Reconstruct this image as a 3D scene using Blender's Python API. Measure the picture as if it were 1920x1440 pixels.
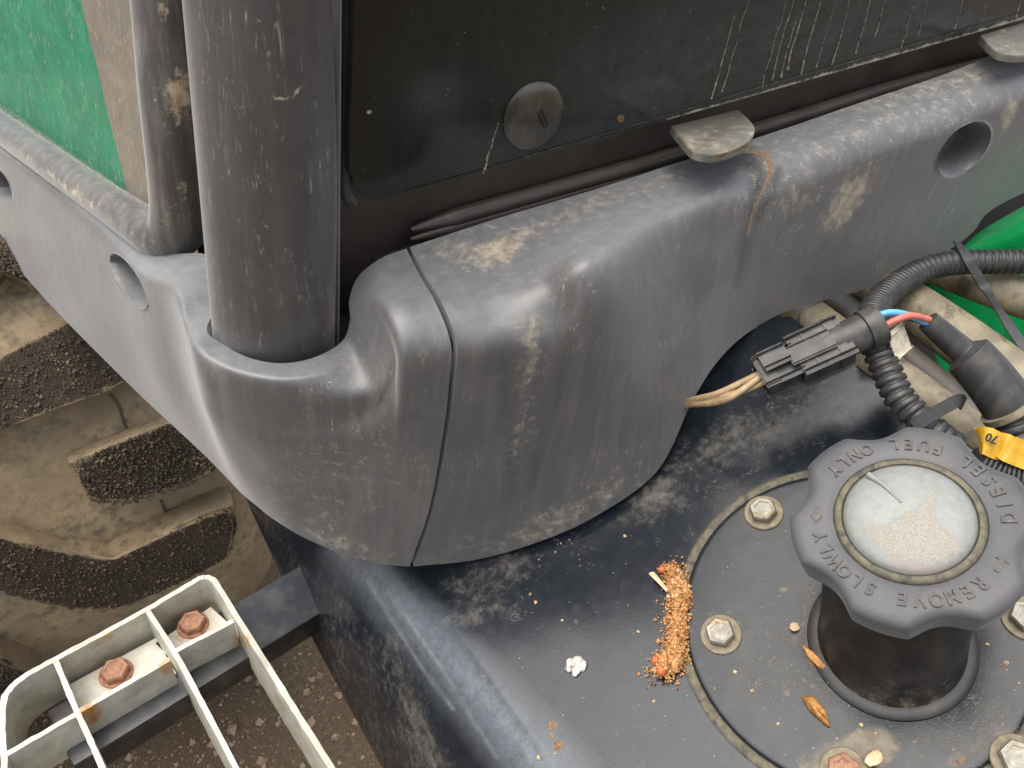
import bpy, bmesh, math, random
import numpy as np
from mathutils import Vector
random.seed(7); rng = np.random.default_rng(7)
sc = bpy.context.scene
for o in list(bpy.data.objects): bpy.data.objects.remove(o)
COL = sc.collection

# ------------------------------------------------------------------ camera
F = 1442.0                       # focal length in photo pixels (1920 wide)
CAMH = 1.35                      # camera height above the ground, metres
def nrm(v):
    v = np.array(v, float); return v/np.linalg.norm(v)
_sx = nrm([.878, -.331, .346]); _z = -nrm([-260, 1698, 1442])
_x = nrm(_sx-_z*(_sx@_z)); _y = np.cross(_z, _x)
R = np.stack([_x, _y, _z])       # camera (right, down, forward) -> world
O = np.array([0, 0, CAMH])
cam = bpy.data.cameras.new('camera'); camo = bpy.data.objects.new('camera', cam); COL.objects.link(camo)
cam.sensor_width = 36; cam.lens = 36*F/1920; cam.clip_start = .01; cam.clip_end = 500
from mathutils import Matrix
_r, _u, _b = R@[1, 0, 0], R@[0, -1, 0], R@[0, 0, -1]
camo.matrix_world = Matrix(((_r[0], _u[0], _b[0], O[0]), (_r[1], _u[1], _b[1], O[1]), (_r[2], _u[2], _b[2], O[2]), (0, 0, 0, 1)))
sc.camera = camo

# ------------------------------------------------------------------ world, sun, exposure
w = bpy.data.worlds.new('World'); sc.world = w; w.use_nodes = True
wn = w.node_tree.nodes; wl = w.node_tree.links
SUNDIR = nrm([-.34, .14, .93])            # towards the sun
sky = wn.new('ShaderNodeTexSky'); sky.sky_type = 'NISHITA'; sky.sun_disc = False
sky.sun_elevation = math.asin(SUNDIR[2]); sky.sun_rotation = math.atan2(SUNDIR[0], SUNDIR[1])
sky.air_density = 1.0; sky.dust_density = 2.0; sky.ozone_density = 1.0
bg = wn['Background']; bg.inputs[1].default_value = .09
hs = wn.new('ShaderNodeHueSaturation'); hs.inputs['Saturation'].default_value = .36      # thin overcast: a nearly grey sky
wl.new(sky.outputs[0], hs.inputs['Color']); wl.new(hs.outputs[0], bg.inputs[0])
sl = bpy.data.lights.new('sun', 'SUN'); sl.energy = 1.5; sl.angle = math.radians(65); sl.color = (1, .95, .88)
so = bpy.data.objects.new('sun', sl); COL.objects.link(so)
so.rotation_euler = Vector(SUNDIR).to_track_quat('Z', 'Y').to_euler()
sc.view_settings.view_transform = 'Standard'; sc.view_settings.look = 'None'; sc.view_settings.gamma = 1
sc.view_settings.use_curve_mapping = False; sc.view_settings.exposure = 1.6

# ------------------------------------------------------------------ placing helpers
def ray(px, py): return R@np.array([(px-960)/F, (py-720)/F, 1.])
def V(px, py, d): return O+ray(px, py)*d
def onp(px, py, p, n):
    d = ray(px, py); return O+d*((p-O)@n)/(d@n)
def ony(px, py, y):
    d = ray(px, py); return O+d*(y/d[1])
def onz(px, py, z):              # z measured from the camera height
    d = ray(px, py); return O+d*(z/d[2])
def pix(P):
    c = (np.asarray(P)-O)@R; return 960+F*c[:, 0]/c[:, 2], 720+F*c[:, 1]/c[:, 2]
UP = np.array([0, 0, 1.])
def dep(p): return ((p-O)@R)[2]

# ------------------------------------------------------------------ mesh helpers
def tagp(o, label=None, kind=None):
    if label: o['label'] = label
    if kind: o['kind'] = kind
    return o
def thing(o, label, cat, group=None):
    o['label'] = label; o['category'] = cat
    if group: o['group'] = group
    return o
def mk(name, verts, faces, mat, parent=None, smooth=True, sharp=None):
    me = bpy.data.meshes.new(name)
    me.from_pydata([tuple(map(float, v)) for v in verts], [], [tuple(map(int, f)) for f in faces]); me.update()
    o = bpy.data.objects.new(name, me); COL.objects.link(o)
    if mat: me.materials.append(mat)
    if smooth: me.polygons.foreach_set('use_smooth', [True]*len(me.polygons))
    if sharp: me.set_sharp_from_angle(angle=math.radians(sharp))
    if parent: o.parent = parent
    return o
def from_bm(name, bm, mat, parent=None, sharp=35):
    bmesh.ops.recalc_face_normals(bm, faces=bm.faces)
    me = bpy.data.meshes.new(name); bm.to_mesh(me); bm.free()
    o = bpy.data.objects.new(name, me); COL.objects.link(o); me.materials.append(mat)
    me.polygons.foreach_set('use_smooth', [True]*len(me.polygons)); me.set_sharp_from_angle(angle=math.radians(sharp))
    if parent: o.parent = parent
    return o
def attrs(o, **fn):
    """surface-borne dirt masks stored per vertex; fn(px,py,P) -> array"""
    me = o.data; P = np.empty(len(me.vertices)*3); me.vertices.foreach_get('co', P); P = P.reshape(-1, 3)
    px, py = pix(P)
    for k, f in fn.items():
        a = me.attributes.new(k, 'FLOAT', 'POINT'); a.data.foreach_set('value', np.clip(f(px, py, P), 0, 1).astype(np.float32))
def blob(px, py, cx, cy, rx, ry, ang=0., soft=.5):
    a = math.radians(ang); x = px-cx; y = py-cy
    u = (x*math.cos(a)+y*math.sin(a))/rx; v = (-x*math.sin(a)+y*math.cos(a))/ry
    r = np.sqrt(u*u+v*v); return np.clip((1+soft-r)/(2*soft), 0, 1)
def pline(px, py, pts, w0, w1=None, soft=1.):
    w1 = w1 or w0; best = np.zeros_like(px); n = len(pts)-1
    for i in range(n):
        (ax, ay), (bx, by) = pts[i], pts[i+1]; dx, dy = bx-ax, by-ay
        t = np.clip(((px-ax)*dx+(py-ay)*dy)/(dx*dx+dy*dy), 0, 1)
        d = np.hypot(px-ax-t*dx, py-ay-t*dy); ww = w0+(w1-w0)*(i+t)/n
        best = np.maximum(best, np.clip((ww*(1+soft)-d)/(2*ww*soft), 0, 1))
    return best
def inpoly(px, py, poly, soft=4.):
    ins = np.zeros(px.shape, bool); n = len(poly); dm = np.full(px.shape, 1e9)
    for i in range(n):
        (ax, ay), (bx, by) = poly[i], poly[(i+1) % n]
        c = ((ay > py) != (by > py)) & (px < (bx-ax)*(py-ay)/((by-ay) or 1e-9)+ax); ins ^= c
        dx, dy = bx-ax, by-ay; t = np.clip(((px-ax)*dx+(py-ay)*dy)/(dx*dx+dy*dy+1e-9), 0, 1)
        dm = np.minimum(dm, np.hypot(px-ax-t*dx, py-ay-t*dy))
    return np.clip(.5+np.where(ins, dm, -dm)/(2*soft), 0, 1)
def cr(pts, n):
    """Catmull-Rom resample along axis 0, n samples per segment"""
    P = np.asarray(pts, float); P = np.concatenate([[2*P[0]-P[1]], P, [2*P[-1]-P[-2]]]); out = []
    for i in range(1, len(P)-2):
        p0, p1, p2, p3 = P[i-1:i+3]; last = i == len(P)-3
        for k in range(n+(1 if last else 0)):
            t = k/n; out.append(.5*((2*p1)+(p2-p0)*t+(2*p0-5*p1+4*p2-p3)*t*t+(3*p1-p0-3*p2+p3)*t**3))
    return np.array(out)
def grid_faces(nu, nv, flip=False):
    i = np.arange(nu-1)[:, None]; j = np.arange(nv-1)[None]
    a = (i*nv+j); q = np.stack([a, a+nv, a+nv+1, a+1], -1).reshape(-1, 4)
    return q[:, ::-1] if flip else q
def frame_path(P):
    P = np.asarray(P, float); T = np.gradient(P, axis=0); T /= np.linalg.norm(T, axis=1)[:, None]
    a = np.cross(T[0], [.3, .2, .9]); a /= np.linalg.norm(a); A = []
    for t in T:
        a = a-t*(a@t); a /= np.linalg.norm(a); A.append(a)
    A = np.array(A); return T, A, np.cross(T, A)
def tube(name, path, rad, mat, parent=None, segs=20, caps=True, flat=1.0, smooth=True, sharp=60):
    P = np.asarray(path, float); T, A, B = frame_path(P); n = len(P)
    rad = np.broadcast_to(np.asarray(rad, float), (n,)); th = np.linspace(0, 2*np.pi, segs, endpoint=False)
    vs = (P[:, None]+rad[:, None, None]*(np.cos(th)[None, :, None]*A[:, None]+flat*np.sin(th)[None, :, None]*B[:, None])).reshape(-1, 3)
    fs = [(i*segs+j, i*segs+(j+1) % segs, (i+1)*segs+(j+1) % segs, (i+1)*segs+j) for i in range(n-1) for j in range(segs)]
    if caps: fs += [tuple(range(segs))[::-1], tuple((n-1)*segs+j for j in range(segs))]
    return mk(name, vs, fs, mat, parent, smooth, sharp)
def prof_tube(P, prof):
    """lengthwise resample: returns dense path and cumulative length"""
    P = cr(P, 40); s = np.r_[0, np.cumsum(np.linalg.norm(np.diff(P, axis=0), axis=1))]; return P, s
def corrugated(name, pts, rad, pitch, mat, parent):
    P, s = prof_tube(pts, None); n = int(s[-1]/pitch)*8; ss = np.linspace(0, s[-1], n+1)
    Q = np.stack([np.interp(ss, s, P[:, k]) for k in range(3)], 1); ph = (np.arange(n+1) % 8)/8
    r = rad*np.where(ph < .62, 1.0-.03*(np.abs(ph-.31)/.31)**4, .82)
    return tube(name, Q, r, mat, parent, 22, smooth=True, sharp=75)
def basis(axis, hint):
    a = nrm(axis); b = nrm(np.array(hint)-a*(np.array(hint)@a)); return a, b, np.cross(a, b)
def obox(name, c, axes, size, mat, parent=None, bev=.0, seg=2):
    bm = bmesh.new(); bmesh.ops.create_cube(bm, size=1)
    for v in bm.verts:
        q = np.array(v.co)*np.array(size); v.co = Vector(c+q[0]*axes[0]+q[1]*axes[1]+q[2]*axes[2])
    if bev: bmesh.ops.bevel(bm, geom=list(bm.edges), offset=bev, segments=seg, affect='EDGES', profile=.6)
    return from_bm(name, bm, mat, parent, 40)
def lathe(name, c, ax, prof, mat, parent=None, segs=48, rfun=None, e=None, sharp=35):
    """prof: list of (radius, height). closed at ends when radius 0"""
    a, e1, e2 = basis(ax, e if e is not None else [.3, .9, .2]); th = np.linspace(0, 2*np.pi, segs, endpoint=False); vs = []; fs = []
    for r, h in prof:
        k = np.ones(segs) if rfun is None else rfun(th, r)
        vs += list(c+a*h+(r*k)[:, None]*(np.cos(th)[:, None]*e1+np.sin(th)[:, None]*e2))
    n = len(prof)
    for i in range(n-1):
        for j in range(segs): fs.append((i*segs+j, i*segs+(j+1) % segs, (i+1)*segs+(j+1) % segs, (i+1)*segs+j))
    for i, rev in ((0, True), (n-1, False)):
        if prof[i][0] > 1e-9:
            f = tuple(i*segs+j for j in range(segs)); fs.append(f[::-1] if rev else f)
    o = mk(name, vs, fs, mat, parent, True, sharp)
    return o
def prism(name, top, down, mat, parent=None, bev=0, taper=1.0):
    """polygon (3D points) extruded by vector down"""
    bm = bmesh.new(); c = np.mean(top, 0)
    a = [bm.verts.new(p) for p in top]; b = [bm.verts.new(c+(p-c)*taper+down) for p in top]; n = len(a)
    t = bm.faces.new(a); bm.faces.new(b[::-1])
    for i in range(n): bm.faces.new((a[i], b[i], b[(i+1) % n], a[(i+1) % n]))
    if bev: bmesh.ops.bevel(bm, geom=[e for e in t.edges], offset=bev, segments=2, affect='EDGES', profile=.6)
    bmesh.ops.triangulate(bm, faces=[f for f in bm.faces if len(f.verts) > 4])
    return from_bm(name, bm, mat, parent, 40)

# ------------------------------------------------------------------ materials
class NT:
    def __init__(s, name):
        s.m = bpy.data.materials.new(name); s.m.use_nodes = True; s.t = s.m.node_tree; s.n = s.t.nodes; s.b = s.n['Principled BSDF']
        s.co = s.n.new('ShaderNodeTexCoord').outputs['Object']
    def _s(s, sock, v):
        if hasattr(v, 'is_output'): s.t.links.new(v, sock)
        elif v is not None: sock.default_value = v
    def math(s, op, a, b=None, c=None, clamp=False):
        n = s.n.new('ShaderNodeMath'); n.operation = op; n.use_clamp = clamp
        for i, v in enumerate((a, b, c)): s._s(n.inputs[i], v)
        return n.outputs[0]
    def mul(s, a, b): return s.math('MULTIPLY', a, b)
    def add(s, a, b): return s.math('ADD', a, b)
    def mapv(s, scale, vec=None, rot=None):
        n = s.n.new('ShaderNodeMapping'); s._s(n.inputs['Vector'], vec or s.co); n.inputs['Scale'].default_value = scale
        if rot: n.inputs['Rotation'].default_value = rot
        return n.outputs[0]
    def noise(s, scale, detail=6, rough=.6, vec=None, dist=0, out=0):
        n = s.n.new('ShaderNodeTexNoise'); s._s(n.inputs['Vector'], vec or s.co); n.inputs['Scale'].default_value = scale
        n.inputs['Detail'].default_value = detail; n.inputs['Roughness'].default_value = rough; n.inputs['Distortion'].default_value = dist
        return n.outputs[out]
    def voro(s, scale, feat='F1', vec=None, rnd=1.):
        n = s.n.new('ShaderNodeTexVoronoi'); n.feature = feat; s._s(n.inputs['Vector'], vec or s.co); n.inputs['Scale'].default_value = scale
        n.inputs['Randomness'].default_value = rnd; return n.outputs[0]
    def ramp(s, v, lo, hi, a=0., b=1.):
        n = s.n.new('ShaderNodeMapRange'); n.interpolation_type = 'SMOOTHSTEP'; s._s(n.inputs[0], v)
        for i, q in zip((1, 2, 3, 4), (lo, hi, a, b)): s._s(n.inputs[i], q)
        return n.outputs[0]
    def att(s, name):
        n = s.n.new('ShaderNodeAttribute'); n.attribute_name = name; return n.outputs['Fac']
    def mix(s, f, a, b):
        n = s.n.new('ShaderNodeMix'); n.data_type = 'RGBA'; s._s(n.inputs[0], f)
        s._s(n.inputs[6], (*a, 1) if isinstance(a, tuple) else a); s._s(n.inputs[7], (*b, 1) if isinstance(b, tuple) else b); return n.outputs[2]
    def vadd(s, a, b, k):
        n = s.n.new('ShaderNodeVectorMath'); n.operation = 'MULTIPLY_ADD'; s._s(n.inputs[0], b); n.inputs[1].default_value = (k, k, k); s._s(n.inputs[2], a); return n.outputs[0]
    def bump(s, h, k=.3, d=.001):
        n = s.n.new('ShaderNodeBump'); n.inputs['Strength'].default_value = k; n.inputs['Distance'].default_value = d; s._s(n.inputs['Height'], h)
        s.t.links.new(n.outputs[0], s.b.inputs['Normal'])
    def set(s, **k):
        for a, v in k.items(): s._s(s.b.inputs[a.replace('_', ' ')], (*v, 1) if isinstance(v, tuple) and len(v) == 3 else v)
        return s.m
TAN = (.30, .215, .12); PALE = (.48, .42, .30)
def grimy(name, base, rough=.45, spec=.5, base2=None, dustk=.25, dcol=TAN, speck=.3, scratch=.3, axis=(140, 140, 9), metal=0., bumpk=.25, film=.15, fcol=(.22, .19, .16), big=14., sheen=.0, srough=.45, dust_sheen=0., scol=(.30, .30, .29), pale=PALE, dmax=.9, dwide=.2, veink=.75):
    """worn, dusty surface: film of dust, blotches, vertical wash streaks, specks; per-vertex masks dust / vein / rust / dark add local stains"""
    t = NT(name); n1 = t.noise(big, 4, .6); n2 = t.noise(big*9, 5, .68); ns = t.noise(1., 3, .6, t.mapv(axis)); nf = t.noise(850, 2, .7)
    col = t.mix(t.ramp(n1, .35, .65), base, base2 or tuple(c*1.35 for c in base))
    col = t.mix(t.mul(t.ramp(ns, .40, .75), film), col, fcol)                                   # thin film in streaks
    if dust_sheen:                                                                                  # settled dust plus sky sheen, painted paler on up-facing parts
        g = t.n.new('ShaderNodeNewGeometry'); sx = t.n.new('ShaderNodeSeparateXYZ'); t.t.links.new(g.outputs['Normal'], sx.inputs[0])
        col = t.mix(t.mul(t.ramp(sx.outputs[2], .35, .95), t.ramp(n2, .25, .7, dust_sheen*.6, dust_sheen)), col, scol)
    col = t.mix(t.mul(t.att('scuff'), t.ramp(t.add(t.mul(n2, .6), t.mul(nf, .4)), .25, .70, .30, .80)), col, (.20, .215, .235))        # rubbed grey wear; on the tank roll also sky highlight painted in
    ad = t.att('dust'); av = t.att('vein'); ar = t.att('rust'); ak = t.att('dark')  # on the tank flank the dust mask also carries painted ground reflection
    dsum = t.add(t.add(t.mul(n1, .40), t.mul(n2, .60)), t.mul(nf, .22))
    dust = t.ramp(t.add(dsum, t.mul(ad, .50)), .94-dustk*.4-dwide/2, .94-dustk*.4+dwide/2)
    cw = t.noise(62, 3, .55, dist=1.2); line = t.ramp(t.math('ABSOLUTE', t.math('SUBTRACT', cw, .5)), .016, .003)    # dried tide lines
    vein = t.mul(line, t.mul(t.ramp(n2, .42, .58), t.ramp(t.add(av, t.mul(n1, .4)), .30, .75)))
    vein = t.math('MAXIMUM', vein, t.mul(t.ramp(t.add(n2, t.mul(av, .20)), .70, .86), t.mul(t.ramp(nf, .38, .62), t.ramp(av, .0, .4))))
    sp = t.mul(t.ramp(t.voro(430, 'F1'), .17, .07), t.ramp(n2, .70-speck*.3, .78-speck*.3))
    sw = t.noise(1., 2, .5, t.mapv((axis[0]*1.5, axis[1]*1.5, axis[2]*2.2)), dist=.8)
    scr = t.mul(t.ramp(t.math('ABSOLUTE', t.math('SUBTRACT', sw, .5)), .012, .002), t.ramp(n1, .70-scratch*.45, .84-scratch*.45)); scr = t.mul(scr, t.ramp(n2, .40, .6))
    m = t.math('MAXIMUM', t.mul(dust, dmax), t.mul(vein, veink)); m = t.math('MAXIMUM', m, t.mul(sp, .8)); m = t.math('MAXIMUM', m, t.mul(scr, .55))
    col = t.mix(t.mul(ak, t.ramp(n2, .2, .6, .6, 1.)), col, tuple(c*.28 for c in base))
    col = t.mix(m, col, t.mix(t.ramp(n2, .35, .7), dcol, pale))
    rm = t.ramp(t.add(t.mul(ar, .9), t.mul(n2, .5)), .55, .85)
    col = t.mix(rm, col, t.mix(t.ramp(nf, .35, .65), (.085, .040, .018), (.25, .145, .06)))
    rr = t.add(t.math('MULTIPLY_ADD', n2, .22, rough-.11), t.mul(t.math('MAXIMUM', m, rm), .4)); rr = t.math('MAXIMUM', rr, .08)
    t.bump(t.add(t.add(t.mul(m, .6), t.mul(n2, .35)), t.mul(nf, .22)), bumpk, .0012)
    return t.set(Base_Color=col, Roughness=rr, Specular_IOR_Level=spec, Metallic=metal, Sheen_Weight=sheen, Sheen_Roughness=srough, Sheen_Tint=(.97, .98, 1.))
def plain(name, c1, c2, rough=.6, scale=60, metal=0., bumpk=.3, spec=.5, c3=None, d=.001):
    t = NT(name); n = t.noise(scale, 8, .65); f = t.noise(scale*8, 4, .6)
    col = t.mix(t.ramp(n, .35, .65), c1, c2)
    if c3: col = t.mix(t.ramp(t.noise(scale*.7, 6, .6, dist=.6), .52, .66), col, c3)
    t.bump(t.add(n, t.mul(f, .5)), bumpk, d)
    return t.set(Base_Color=col, Roughness=t.math('MULTIPLY_ADD', f, .25, rough-.12), Metallic=metal, Specular_IOR_Level=spec)
M = {}
M['panel'] = grimy('panel_plastic', (.060, .057, .056), .40, .55, (.078, .074, .072), dustk=.06, speck=.26, scratch=.55, film=.20, bumpk=.22, sheen=.36, srough=.5, dust_sheen=.52, scol=(.22, .222, .225), dmax=.72, dwide=.30, veink=.55)
M['pillar'] = grimy('pillar_paint', (.048, .045, .044), .28, .55, (.064, .060, .058), dustk=-.10, speck=.22, scratch=.62, film=.10, axis=(120, 120, 7), bumpk=.08, sheen=.28)
M['glass'] = grimy('tinted_glass', (.006, .008, .007), .14, .5, (.010, .012, .010), dustk=-.12, speck=.40, scratch=.05, film=.05, fcol=(.08, .08, .065), dcol=(.30, .27, .18), pale=(.45, .42, .31), axis=(170, 170, 6), bumpk=.04)
M['glass_edge'] = plain('glass_edge', (.045, .05, .038), (.085, .085, .062), .35, 200, c3=(.16, .145, .10))
M['frame'] = grimy('window_frame_paint', (.036, .028, .023), .38, .5, (.058, .044, .036), dustk=.04, speck=.25, scratch=.1, film=.1, axis=(30, 30, 30))
M['rubber'] = grimy('seal_rubber', (.035, .030, .027), .42, .5, (.055, .047, .04), dustk=.22, speck=.3, scratch=.3, film=.4, dcol=(.42, .29, .15), sheen=.5)
M['tank'] = grimy('tank_plastic', (.007, .009, .013), .20, .36, (.010, .013, .018), dustk=-.03, dmax=.60, dwide=.42, veink=.32, dcol=(.14, .115, .09), pale=(.22, .195, .155), speck=.46, scratch=.34, film=.07, fcol=(.08, .085, .09), axis=(60, 60, 60), bumpk=.14)
M['plate'] = grimy('cover_plate', (.007, .009, .012), .24, .32, (.012, .015, .019), dustk=.14, dmax=.70, dwide=.30, veink=.55, dcol=(.17, .135, .09), pale=(.27, .235, .17), speck=.55, scratch=.2, film=.12, fcol=(.09, .09, .08), axis=(60, 60, 60), bumpk=.15)
M['gasket'] = plain('gasket', (.075, .065, .045), (.14, .12, .075), .7, 160, c3=(.04, .04, .035))
M['cap'] = grimy('cap_plastic', (.056, .056, .060), .48, .4, (.075, .075, .079), dustk=.10, dcol=(.14, .11, .08), pale=(.22, .18, .13), speck=.12, scratch=.1, film=.3, fcol=(.12, .105, .09), axis=(50, 50, 50), bumpk=.2, sheen=.15)
M['letter'] = plain('cap_letter', (.045, .043, .042), (.075, .068, .060), .5, 260, c3=(.12, .098, .07))
M['neck'] = grimy('neck_plastic', (.014, .013, .013), .40, .4, (.022, .020, .018), dustk=.12, speck=.4, scratch=.2, film=.1, axis=(40, 40, 40), dmax=.6, dwide=.4)
M['steel'] = plain('bolt_steel', (.20, .185, .15), (.33, .31, .26), .5, 220, metal=.5, c3=(.26, .19, .10))
M['washer'] = plain('bolt_washer', (.17, .14, .09), (.26, .22, .15), .65, 220, metal=.35, c3=(.20, .14, .08))
M['rustbolt'] = plain('rusty_bolt', (.26, .12, .07), (.36, .19, .11), .75, 240, c3=(.20, .09, .06))
M['conn'] = grimy('connector_plastic', (.028, .027, .026), .48, .5, (.04, .038, .036), dustk=.05, speck=.2, scratch=.3, film=.2, bumpk=.1)
M['corr'] = plain('corrugated_plastic', (.022, .022, .023), (.038, .037, .037), .42, 90, spec=.5, c3=(.06, .052, .04))
M['tie'] = plain('cable_tie', (.030, .030, .031), (.045, .044, .043), .42, 90)
M['pipe'] = plain('old_hose', (.17, .14, .09), (.27, .23, .15), .55, 55, c3=(.085, .07, .048))
M['pipedark'] = plain('dark_hose', (.04, .036, .03), (.07, .06, .045), .5, 60)
M['green'] = plain('green_paint', (.0, .22, .05), (.0, .26, .065), .5, 40, bumpk=.05, spec=.15, c3=(.005, .15, .04))
M['beige'] = plain('wire_beige', (.34, .23, .125), (.44, .31, .18), .5, 200)
M['blue'] = plain('wire_blue', (.10, .36, .62), (.13, .42, .70), .45, 200)
M['red'] = plain('wire_red', (.50, .13, .09), (.58, .17, .12), .5, 200)
M['black'] = plain('wire_black', (.03, .03, .03), (.05, .05, .05), .45, 200)
M['yellow'] = plain('yellow_tape', (.48, .25, .01), (.58, .33, .02), .5, 90)
M['ink'] = plain('tape_ink', (.02, .02, .02), (.03, .03, .03), .6, 90)
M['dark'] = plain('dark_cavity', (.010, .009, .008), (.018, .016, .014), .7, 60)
M['arm'] = grimy('step_arm_paint', (.016, .018, .022), .40, .5, (.024, .026, .03), dustk=.22, speck=.3, scratch=.2, film=.2, dcol=(.2, .18, .15), axis=(60, 60, 60))
M['clump'] = plain('seed_clump', (.44, .20, .06), (.60, .32, .12), .85, 420, c3=(.16, .055, .02))
M['chaff_dark'] = plain('chaff_dark', (.16, .055, .02), (.26, .10, .035), .8, 300)
M['chaff_pale'] = plain('chaff_pale', (.50, .32, .15), (.62, .45, .26), .8, 300)
M['berry'] = plain('seed_red', (.42, .10, .03), (.5, .15, .05), .5, 200)
M['husk'] = plain('husk', (.62, .42, .22), (.72, .55, .34), .6, 200)
M['resin'] = plain('amber_husk', (.30, .12, .02), (.50, .25, .06), .3, 260, c3=(.10, .04, .015))
M['dropping'] = plain('dropping', (.46, .42, .36), (.62, .58, .52), .7, 400, c3=(.16, .14, .12))
def step_mat():
    t = NT('step_paint'); n = t.noise(70, 8, .6); n2 = t.noise(320, 5, .6); a = t.att('rust')
    col = t.mix(t.ramp(n, .35, .7), (.42, .40, .33), (.54, .52, .44))
    col = t.mix(t.mul(t.ramp(t.noise(30, 5, .6), .5, .7), .5), col, (.27, .24, .165))
    rm = t.ramp(t.add(t.mul(a, .8), t.add(t.mul(n, .6), t.mul(n2, .35))), .66, .90)
    col = t.mix(rm, col, t.mix(t.ramp(n2, .4, .6), (.30, .13, .04), (.45, .26, .08)))
    t.bump(t.add(n2, rm), .25, .0008); return t.set(Base_Color=col, Roughness=t.math('MULTIPLY_ADD', rm, .4, .38))
M['step'] = step_mat()
def mud_mat():
    t = NT('tyre_mud'); n = t.noise(9, 8, .6); n2 = t.noise(70, 8, .65)
    col = t.mix(t.ramp(n, .35, .65), (.22, .165, .10), (.36, .275, .165)); col = t.mix(t.ramp(t.add(t.mul(n2, .6), t.mul(n, .4)), .46, .66), col, (.15, .12, .085))
    t.bump(t.add(n2, n), .5, .004); return t.set(Base_Color=col, Roughness=.75, Specular_IOR_Level=.3)
M['mud'] = mud_mat()
def soil_mat():
    t = NT('lug_soil'); n = t.noise(40, 4, .6); n2 = t.noise(520, 4, .75); v = t.voro(620); w_ = t.noise(9, 5, .6); w2 = t.noise(70, 5, .65)
    col = t.mix(t.ramp(n2, .35, .62), (.032, .025, .018), (.080, .060, .041)); col = t.mix(t.mul(t.ramp(v, .3, .12), t.ramp(n, .42, .62)), col, (.20, .145, .085))
    mud = t.mix(t.ramp(w_, .35, .65), (.22, .165, .10), (.36, .275, .165)); mud = t.mix(t.ramp(t.add(t.mul(w2, .6), t.mul(w_, .4)), .46, .66), mud, (.15, .12, .085))
    f = t.ramp(t.add(t.att('top'), t.mul(t.math('SUBTRACT', t.add(t.mul(w2, .5), t.mul(n, .5)), .5), .9)), .45, .70)
    t.bump(t.add(n2, t.mul(v, .5)), .8, .003); return t.set(Base_Color=t.mix(f, mud, col), Roughness=.9, Specular_IOR_Level=.2)
M['soil'] = soil_mat()
def ground_mat():
    t = NT('ground_dirt'); n = t.noise(5, 6, .65); n2 = t.noise(90, 6, .72); n3 = t.noise(420, 3, .7)
    col = t.mix(t.ramp(n2, .35, .65), (.105, .075, .048), (.17, .123, .08)); col = t.mix(t.ramp(n, .4, .65), col, (.13, .085, .052)); col = t.mix(t.mul(t.ramp(n3, .60, .80), .6), col, (.20, .145, .095))
    t.bump(t.add(n2, n3), .8, .01); return t.set(Base_Color=col, Roughness=.92, Specular_IOR_Level=.2)
M['ground'] = ground_mat()
M['grit'] = plain('grit', (.16, .11, .07), (.28, .20, .13), .85, 30, c3=(.07, .055, .04))
M['lgrit'] = plain('lug_grit', (.04, .03, .021), (.085, .062, .04), .9, 60, c3=(.17, .12, .075))
def badge_mat():
    t = NT('badge_film'); n = t.noise(1500, 3, .75); n2 = t.noise(230, 6, .75); a = t.att('flake'); rd = t.att('redarc')
    m = t.ramp(t.add(a, t.mul(t.math('SUBTRACT', n2, .5), 1.5)), .38, .66)
    col = t.mix(m, t.mix(t.ramp(n2, .3, .7), (.20, .205, .19), (.25, .255, .24)), t.mix(t.ramp(n, .36, .60), (.22, .19, .15), (.32, .305, .265)))
    col = t.mix(rd, col, (.45, .16, .12))
    t.bump(t.mul(n, m), .4, .0006); return t.set(Base_Color=col, Roughness=t.math('MULTIPLY_ADD', m, .25, .42), Specular_IOR_Level=.35, Metallic=.1)
M['badge'] = badge_mat()
def clear_glass():
    t = NT('dusty_side_glass'); n = t.n; tr = n.new('ShaderNodeBsdfTransparent'); gl = n.new('ShaderNodeBsdfGlossy'); gl.inputs['Roughness'].default_value = .08
    fr = n.new('ShaderNodeFresnel'); fr.inputs[0].default_value = 1.45; m1 = n.new('ShaderNodeMixShader'); m2 = n.new('ShaderNodeMixShader')
    df = n.new('ShaderNodeBsdfDiffuse'); df.inputs[0].default_value = (.46, .43, .33, 1)
    t.t.links.new(t.math('MULTIPLY', fr.outputs[0], .07), m1.inputs[0]); t.t.links.new(tr.outputs[0], m1.inputs[1]); t.t.links.new(gl.outputs[0], m1.inputs[2])
    st = t.noise(1., 5, .65, t.mapv((260, 260, 16))); sp = t.ramp(t.voro(1., 'F1', t.mapv((420, 420, 90))), .32, .12)
    d = t.add(t.ramp(st, .48, .85, .0, .24), t.mul(t.mul(sp, t.ramp(t.noise(40), .4, .6)), .6)); d = t.math('MAXIMUM', d, t.mul(t.att('dust'), t.ramp(t.noise(400), .4, .6)))
    t.t.links.new(d, m2.inputs[0]); t.t.links.new(m1.outputs[0], m2.inputs[1]); t.t.links.new(df.outputs[0], m2.inputs[2])
    t.t.links.new(m2.outputs[0], n['Material Output'].inputs[0]); return t.m
M['clear'] = clear_glass()
M['blind'] = plain('green_mesh', (.004, .17, .085), (.006, .22, .11), .7, 30, bumpk=.1)
M['post'] = plain('grey_post', (.17, .145, .11), (.22, .185, .14), .7, 40, bumpk=.1)

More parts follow.
